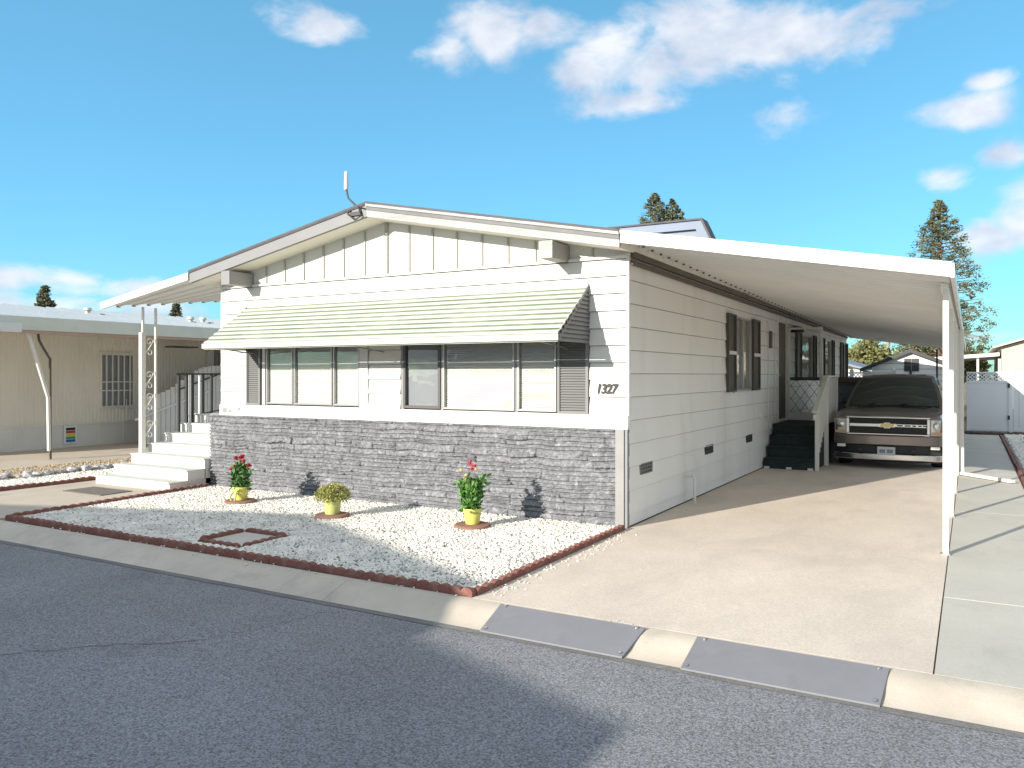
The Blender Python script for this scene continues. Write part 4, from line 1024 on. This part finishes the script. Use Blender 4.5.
# ------------------------------------------------------------------ flower pots
def leaves(mb, c, n, rx, rz_, size, fnc=None, up=.3, asp=.45):
    for _ in range(n):
        while True:
            p = Vector((random.uniform(-1,1),random.uniform(-1,1),random.uniform(-1,1)))
            if p.length < 1: break
        p = Vector((c[0]+p.x*rx, c[1]+p.y*rx, c[2]+p.z*rz_))
        if fnc and not fnc(p): continue
        d = Vector((random.gauss(0,1),random.gauss(0,1),random.gauss(up,1))).normalized()
        s_ = d.cross(Vector((random.gauss(0,1),random.gauss(0,1),random.gauss(0,1)))).normalized()
        l = size*random.uniform(.6,1.3); w_ = l*asp
        mb.add([p, p+d*l*.5+s_*w_*.5, p+d*l, p+d*l*.5-s_*w_*.5],[(0,1,2,3)])
def flower(mb, c, r, n=22):
    for k in range(n):
        a_ = random.uniform(0,2*PI); e_ = random.uniform(-.2,1.4)
        d = Vector((math.cos(a_)*math.cos(e_),math.sin(a_)*math.cos(e_),math.sin(e_))); s_ = d.cross(Vector((0,0,1))).normalized()
        if s_.length < .1: s_ = Vector((1,0,0))
        c_ = Vector(c); mb.add([c_,c_+d*r*.6+s_*r*.25,c_+d*r,c_+d*r*.6-s_*r*.25],[(0,1,2,3)])
def pot(c, r, h, mat, parent, lobes=False):
    m = MB(); pr_ = [(r*.70,0),(r*.74,.01),(r*.92,h*.80),(r*1.0,h*.82),(r*1.02,h),(r*.93,h),(r*.86,h*.86),(0.001,h*.84)]
    m.lathe(pr_,c,26); o = m.build('pot',mat,parent,smooth=True,angle=30)
    m = MB(); m.lathe([(r*.88,h*.845),(r*.5,h*.90),(.001,h*.91)],c,18); m.build('soil','soil',parent); return o
disk_labels = ['round brown paver under the pot of red flowers','round brown paver under the pale green pot','round brown paver under the pot of tall pink flowers']
for (px,py),lb in zip(PADS,disk_labels):
    m = MB(); m.lathe([(.21,-.01),(.225,0),(.222,.035),(.205,.045),(.001,.046)],(0,0,0),32); o = m.build('round_paver','disk',smooth=True,angle=30); o.location = (px,py,.008); tag(o,lb,'paver')
Z0 = .055
p1 = thing('flower_pot','yellow pot with leafy plant and four red flower heads near the steps','potted plant',(*PADS[0],Z0))
pot((*PADS[0],Z0),.115,.19,'yellowpot',p1)
m = MB(); f1 = MB(); f2 = MB()
for dx,dy,h in ((-.16,0,.34),(-.04,.03,.52),(.02,-.02,.56),(.05,.03,.50),(.15,.0,.42),(-.07,-.04,.50),(.0,.06,.44)):
    q = Vector((PADS[0][0]+dx,PADS[0][1]+dy,Z0+.12+h*.85)); b0 = Vector((PADS[0][0]+dx*.25,PADS[0][1]+dy*.25,Z0+.14))
    m.tube([b0,b0.lerp(q,.5)+Vector((0,0,.03)),q],.005,5)
    for _ in range(64):
        t_ = random.uniform(.0,.86); pnt = b0.lerp(q,t_); leaves(m, pnt, 2, .09*(1.3-t_), .035, .07, up=.5)
for dx,h,k in ((-.19,.36,1),(-.07,.53,0),(.01,.56,0),(.05,.50,1),(.16,.43,0),(-.02,.54,0),(-.15,.39,0)):
    c_ = (PADS[0][0]+dx,PADS[0][1]+random.uniform(-.03,.03),Z0+.08+h*.93); flower(f2 if k else f1, c_, .058, 40)
m.build('foliage','leafdark',p1); f1.build('flowers','red',p1); f2.build('flowers','pink',p1)
m = MB()
for s_ in (-1,1):
    m.tube([(PADS[0][0]+s_*.03,PADS[0][1]-.12,Z0+.12),(PADS[0][0]+s_*.06,PADS[0][1]-.15,Z0+.06),(PADS[0][0]+s_*.03,PADS[0][1]-.14,Z0-.005)],.02,6,r1=.012)
m.build('ribbon','greenpot',p1)
p2 = thing('flower_pot','pale green pot with a low round mound of yellow chrysanthemums','potted plant',(*PADS[1],Z0))
pot((*PADS[1],Z0),.125,.21,'greenpot',p2)
m = MB(); c2 = Vector((*PADS[1],Z0+.22))
def dome(p): d = (p-c2); return (d.x**2+d.y**2)/.225**2+(d.z/.165)**2 < 1 and d.z > -.05
leaves(m,c2,2800,.23,.17,.032,dome)
m.build('foliage','mum',p2)
f1 = MB()
for _ in range(130):
    a_ = random.uniform(0,2*PI); e_ = math.asin(random.uniform(-.15,1)); q = c2+Vector((.225*math.cos(e_)*math.cos(a_),.225*math.cos(e_)*math.sin(a_),.16*math.sin(e_))); flower(f1,q,.022,9)
f1.build('flowers','petalyellow',p2)
p3 = thing('flower_pot','bright yellow pot with tall green plant topped by pink blooms','potted plant',(*PADS[2],Z0))
pot((*PADS[2],Z0),.115,.19,'yellowpot',p3)
m = MB(); f1 = MB(); f2 = MB()
for i in range(16):
    a_ = random.uniform(0,2*PI); rr_ = random.uniform(.02,.17); h = random.uniform(.30,.48)
    q = Vector((PADS[2][0]+rr_*math.cos(a_),PADS[2][1]+rr_*math.sin(a_),Z0+.15+h)); b0 = Vector((PADS[2][0]+rr_*.3*math.cos(a_),PADS[2][1]+rr_*.3*math.sin(a_),Z0+.15))
    m.tube([b0,q],.004,5)
    for _ in range(46): t_ = random.uniform(0,.9); leaves(m,b0.lerp(q,t_),1,.05,.03,.085,up=.7)
for dx,h,k in ((.0,.62,1),(.06,.57,1),(.02,.53,1),(-.01,.59,1),(-.13,.50,2),(-.06,.44,2),(-.04,.37,2),(.08,.52,2)):
    flower(f1 if k==1 else f2,(PADS[2][0]+dx,PADS[2][1]-.05,Z0+.12+h),.048,34)
m.build('foliage','leaf',p3); f1.build('flowers','pink',p3); f2.build('flowers','cream',p3)

# ------------------------------------------------------------------ ramps on the kerb
for (xa,xb,xc,xd,lb) in ((-3.26,-2.04,-3.22,-2.07,'left grey steel ramp plate bridging the kerb, nearer the white chips'),(-1.66,-.44,-1.66,-.46,'right grey steel ramp plate bridging the kerb, nearer the side slab')):
    rp = thing('kerb_ramp',lb,'ramp',((xa+xb)/2,5.3,0))
    m = MB(); t_ = .012
    m.hexa([(xc,5.11,ZR+.008),(xd,5.11,ZR+.008),(xb,5.49,.010),(xa,5.49,.010)],[(xc,5.11,ZR+.008+t_),(xd,5.11,ZR+.008+t_),(xb,5.49,.010+t_),(xa,5.49,.010+t_)]); pt = m.build('plate','plate',rp,bevel=.002)
    m = MB()
    for x,y,z_ in ((xc+.03,5.14,ZR+.03),(xd-.03,5.14,ZR+.03),(xa+.06,5.46,.018),(xb-.06,5.46,.018)): m.lathe([(.014,-.004),(.014,.008),(.007,.012)],(x,y,z_),10)
    m.build('bolt','chrome',pt)
m = MB()
tw = []
for i in range(10):
    r_=.02; 
m = pebbles('grit', [(-1.98+random.gauss(-.25,.10),5.56+random.gauss(0,.015)) for _ in range(22)],.004,.009,'rock',z=.004); tag(m,'a little grit on the driveway by the ramp','grit')

# ------------------------------------------------------------------ shed, fences, far neighbour
sh = thing('garden_shed','white gabled shed with black trim behind the truck','shed',(-1.81,31,0))
m = MB(); m.prism([(-3.05,31.0,0),(-.57,31.0,0),(-.57,31.0,2.16),(-1.81,31.0,2.68),(-3.05,31.0,2.16)],(0,3,0)); m.build('shed_wall','sidewhite',sh)
m = MB()
for k in range(11): z_ = .25+k*.2; m.box(-3.04,30.985,z_,-.58,31.0,z_+.012)
m.build('siding_line','fasciagrey',sh)
for s_ in (-1,1):
    m = MB(); xo = -1.81+s_*1.62; m.prism([(-1.81,30.8,2.76),(xo,30.8,2.08),(xo,30.8,1.95),(-1.81,30.8,2.63)],(0,.12,0)); m.build('barge_board','darkmetal',sh)
    m = MB(); m.prism([(-1.81,30.92,2.76),(xo,30.92,2.08),(xo,30.92,2.03),(-1.81,30.92,2.71)],(0,3.2,0)); m.build('shed_roof','nroof',sh)
m = MB(); m.box(-2.02,30.97,1.98,-1.56,31,2.42); w_ = m.build('shed_window','darkmetal',sh); m = MB(); m.box(-1.80,30.955,1.98,-1.78,30.97,2.42); m.box(-2.02,30.955,2.19,-1.56,30.97,2.21); m.build('muntin','shutter',w_)
m = MB(); m.box(-2.7,30.96,1.84,-1.35,31.0,1.87); m.box(-1.85,30.94,1.7,-1.78,30.98,2.0); m.build('shed_shelf','darkmetal',sh)

def lattice_panel(mb, x0,x1,z0,z1,y,step=.11,w=.028):
    H_ = z1-z0; k = x0-H_
    while k < x1:
        for s_ in (1,-1):
            a = Vector((k,y,z0)) if s_>0 else Vector((k+H_,y+.012,z0)); d = Vector((H_*s_,0,H_))
            ta = (x0-a.x)/d.x; tb = (x1-a.x)/d.x; t0_,t1_ = max(0,min(ta,tb)),min(1,max(ta,tb))
            if t1_-t0_ > .03: mb.bar(a+d*t0_,a+d*t1_,w,.008,up=(0,1,0))
        k += step
def fence(name,label,x0,x1,y,h,lat,posts,hinge=False):
    f_ = thing(name,label,'fence' if 'gate' not in name else 'gate',((x0+x1)/2,y,0))
    m = MB(); zt = h-lat
    m.box(x0,y-.02,.10,x1,y+.02,zt)
    m.build('panel','vinyl',f_)
    m = MB()
    n = int((x1-x0)/(.15 if 'gate' not in name else 9))
    for k in range(n+1): m.box(x0+k*.15,y-.026,.12,x0+k*.15+.006,y-.021,zt-.05)
    m.build('board_joint','trimgrey',f_)
    m = MB(); m.box(x0,y-.035,zt-.04,x1,y+.035,zt+.04); m.box(x0,y-.035,.08,x1,y+.035,.17)
    if lat: m.box(x0,y-.03,h-.05,x1,y+.03,h)
    m.build('rail','vinyl',f_,bevel=.005)
    if lat:
        m = MB(); lattice_panel(m,x0,x1,zt+.04,h-.05,y); m.build('lattice','vinyl',f_)
    for px in posts:
        m = MB(); m.box(px-.06,y-.06,0,px+.06,y+.06,h+.06); p_ = m.build('fence_post','vinyl',f_,bevel=.006)
        m = MB(); m.loft([[(px-.07,y-.07,h+.06),(px+.07,y-.07,h+.06),(px+.07,y+.07,h+.06),(px-.07,y+.07,h+.06)],[(px-.01,y-.01,h+.12),(px+.01,y-.01,h+.12),(px+.01,y+.01,h+.12),(px-.01,y+.01,h+.12)]]); m.build('post_cap','vinyl',p_)
    return f_
gt = fence('vinyl_gate','white vinyl gate with lattice top between carport and fence',-.12,1.02,29.5,1.95,.32,[1.08])
m = MB()
for z_ in (.45,1.45): m.box(1.0,29.43,z_,1.06,29.465,z_+.13)
m.build('hinge','darkmetal',gt)
fence('vinyl_fence','tall white vinyl fence right of the gate',1.15,7.0,29.5,1.90,0,[4.0,7.0])
fence('vinyl_fence','white vinyl fence with lattice top seen between cabinet and truck',-3.6,-2.2,29.2,1.95,.40,[-3.5,-2.2])

fh = thing('tan_house','tan house with white flat awning beyond the white fence','house',(2,36,0))
m = MB(); m.prism([(1.05,37.0,0),(6.2,37.0,0),(6.2,37.0,2.95),(3.6,37.0,3.75),(1.05,37.0,2.95)],(0,12,0)); m.build('wall','tanwall',fh)
m = MB(); m.prism([(.75,36.7,2.98),(3.6,36.7,3.86),(6.5,36.7,2.98),(6.5,36.7,2.90),(3.6,36.7,3.76),(.75,36.7,2.90)],(0,12.5,0)); m.build('roof','tanwall',fh)
m = MB(); m.hexa([(-1.6,36.9,2.42),(.98,36.9,2.60),(.98,46,2.60),(-1.6,46,2.42)],[(-1.6,36.9,2.56),(.98,36.9,2.74),(.98,46,2.74),(-1.6,46,2.56)]); m.build('flat_awning','metal',fh)
MB().box(.93,37.0,1.1,1.04,37.5,2.5).build('window','alu',fh)
for x in (-1.4,0.2): MB().box(x,36.95,0,x+.08,37.03,2.5).build('awning_post','metal',fh)
gh_ = thing('grey_roof_house','low house with pale grey roof left of the shed','house',(-7,38,0))
m = MB(); m.box(-9,36,0,-3.9,44,2.1); m.build('wall','sidewhite',gh_)
m = MB(); m.prism([(-9.3,35.7,2.05),(-6.4,35.7,2.9),(-3.5,35.7,2.05),(-3.5,35.7,1.98),(-6.4,35.7,2.8),(-9.3,35.7,1.98)],(0,9,0)); m.build('roof','roofgrey',gh_)
m = MB(); m.box(-3.5,34,0,-.3,34.3,1.9); m.build('garden_wall','white',gh_)

# ------------------------------------------------------------------ trees
def conifer(name, x, y, h, r0, label, z0=0, ncl=260, leaf=.16, mat='conifer', sparse=1.0, seed=1, shape=1.0, top=.0, tight=1.0):
    rnd = random.Random(seed)
    t = thing(name,label,'tree',(x,y,0))
    m = MB(); m.tube([(x,y,0),(x+.05,y,h*.5),(x,y,h*.97)],h*.018+.05,8,r1=.02)
    for k in range(int(ncl*.35)):
        z_ = h*(.15+.8*k/(ncl*.35)); a_ = rnd.uniform(0,2*PI); rr_ = r0*(1-(z_/h)**shape)*.85+.1; m.tube([(x,y,z_),(x+rr_*math.cos(a_)*.6,y+rr_*math.sin(a_)*.6,z_+.06*h*.1),(x+rr_*math.cos(a_),y+rr_*math.sin(a_),z_+.15)],.03,4,r1=.008)
    m.build('trunk','bark',t)
    c = MB(); rs = np.random.RandomState(seed)
    for k in range(ncl):
        f_ = rnd.random()**.85; z_ = h*(.12+.88*f_); rm = r0*max(.06,(1-((z_/h))**shape)+top*.3); a_ = rnd.uniform(0,2*PI)
        rr_ = rm*math.sqrt(rnd.random())*1.05*(1+.25*mnoise.noise(Vector((math.cos(a_)*1.5,math.sin(a_)*1.5,z_*.9+seed))))
        cx_,cy_ = x+rr_*math.cos(a_),y+rr_*math.sin(a_); cr = rnd.uniform(.16,.30)*max(.5,min(1,rm/1.0))*(r0/1.6)**.4*tight
        nl = int(26*sparse)
        for _ in range(nl):
            p = Vector((cx_+rnd.gauss(0,cr*.6),cy_+rnd.gauss(0,cr*.6),z_+rnd.gauss(0,cr*.38)))
            d = Vector((rnd.gauss(math.cos(a_)*.4,1),rnd.gauss(math.sin(a_)*.4,1),rnd.gauss(0,.6))).normalized(); s_ = d.cross(Vector((rnd.gauss(0,1),rnd.gauss(0,1),rnd.gauss(0,1)))).normalized()
            l = leaf*rnd.uniform(.6,1.4); c.add([p-d*l*.5,p+s_*l*.22,p+d*l*.5,p-s_*l*.22],[(0,1,2,3)])
    c.build('crown',mat,t); return t
conifer('conifer_tree',-1.35,45,10.5,2.3,'tall loose conifer rising beyond the carport corner',ncl=420,seed=3,leaf=.13,shape=3.2,sparse=1.7,tight=.85)
conifer('conifer_tree',-17.95,50,13.7,1.35,'left tip of the pair of conifers above the house roof',ncl=700,seed=5,leaf=.15,shape=12,sparse=1.3,tight=.8)
conifer('conifer_tree',-16.9,50.4,13.3,1.15,'right tip of the pair of conifers above the house roof',ncl=560,seed=6,leaf=.15,shape=12,sparse=1.3,tight=.8)
conifer('conifer_tree',-39.0,22.3,6.2,1.1,'small dark conifer tip above the left end of the neighbouring roof',ncl=240,seed=7,leaf=.16,shape=2.4,sparse=1.6)
conifer('conifer_tree',-40.2,30.6,6.0,1.2,'small dark conifer seen under the porch roof left of the house',ncl=240,seed=8,leaf=.16,shape=2.4,sparse=1.6)
conifer('conifer_tree',.6,70,4.0,.9,'tiny far conifer tip right of the carport posts',ncl=200,seed=9,leaf=.3,shape=1.2)
def round_tree(x,y,h,r,label,seed,mat='bush'):
    rnd = random.Random(seed); t = thing('leafy_tree',label,'tree',(x,y,0))
    MB().tube([(x,y,0),(x+.1,y,h*.5),(x,y,h*.8)],.12,8,r1=.04).build('trunk','bark',t)
    c = MB()
    for k in range(110):
        a_,e_ = rnd.uniform(0,2*PI),rnd.uniform(-.6,1.5); rr_ = r*rnd.uniform(.4,1.0)
        cx_,cy_,cz_ = x+rr_*math.cos(a_)*math.cos(e_),y+rr_*math.sin(a_)*math.cos(e_),h*.62+rr_*math.sin(e_)*h*.38/r
        for _ in range(34):
            p = Vector((cx_+rnd.gauss(0,.22),cy_+rnd.gauss(0,.22),cz_+rnd.gauss(0,.18))); d = Vector((rnd.gauss(0,1),rnd.gauss(0,1),rnd.gauss(0,1))).normalized(); s_ = d.cross(Vector((rnd.gauss(0,1),rnd.gauss(0,1),.3))).normalized()
            l = .2*rnd.uniform(.6,1.4); c.add([p-d*l*.5,p+s_*l*.28,p+d*l*.5,p-s_*l*.28],[(0,1,2,3)])
    c.build('crown',mat,t)
round_tree(-6.6,50,3.0,1.3,'yellow green bushy tree just right of the house corner',21)
round_tree(-4.9,48,3.7,1.3,'leafy tree behind the left slope of the shed roof',22)
round_tree(-2.4,47,3.5,1.6,'leafy tree directly behind the shed peak',23)
round_tree(-.6,50,3.5,1.3,'low leafy tree behind the carport posts',24)
round_tree(-9.6,52,3.2,1.8,'leafy tree partly hidden behind the house end',25)
pl_ = thing('utility_pole','thin far wooden pole above the trees behind the shed','pole',(-6.0,60,0))
MB().tube([(-4.9,60,0),(-4.9,60,6)],.12,8,r1=.09).build('pole','wood',pl_)
MB().box(-5.7,59.95,5.5,-4.1,60.05,5.6).build('crossarm','wood',pl_)

# ------------------------------------------------------------------ home across the street (behind the camera; throws the long shadow)
op = thing('opposite_home','pale mobile home with carport across the street casting the long shadow','mobile home',(-11.5,-4.5,0))
m = MB(); m.prism([(-15.7,-4.95,0),(-7.9,-4.95,0),(-7.9,-4.95,3.4),(-11.9,-4.95,4.0),(-15.7,-4.95,3.4)],(0,-18,0)); m.build('wall','oppwall',op)
m = MB(); m.prism([(-18.5,-4.5,3.28),(-11.9,-4.5,4.21),(-7.42,-4.5,3.60),(-7.42,-4.5,3.45),(-11.9,-4.5,4.05),(-18.5,-4.5,3.12)],(0,-18,0)); m.build('roof','metal',op)
m = MB(); m.prism([(-7.41,-4.5,3.13),(-4.72,-4.5,2.85),(-4.72,-4.5,2.72),(-7.41,-4.5,3.0)],(0,-18,0)); m.build('carport_roof','metal',op)
for xx,yy in ((-4.85,-4.7),(-4.85,-9),(-4.85,-14)): MB().box(xx-.04,yy-.04,0,xx+.04,yy+.04,2.75).build('post','metal',op)
for xx,yy in ((-18.3,-4.7),(-18.3,-10)): MB().box(xx-.04,yy-.04,0,xx+.04,yy+.04,3.15).build('post','metal',op)
m = MB(); m.box(-13.9,-4.93,1.2,-9.2,-4.95,2.5); m.build('window','blind',op)
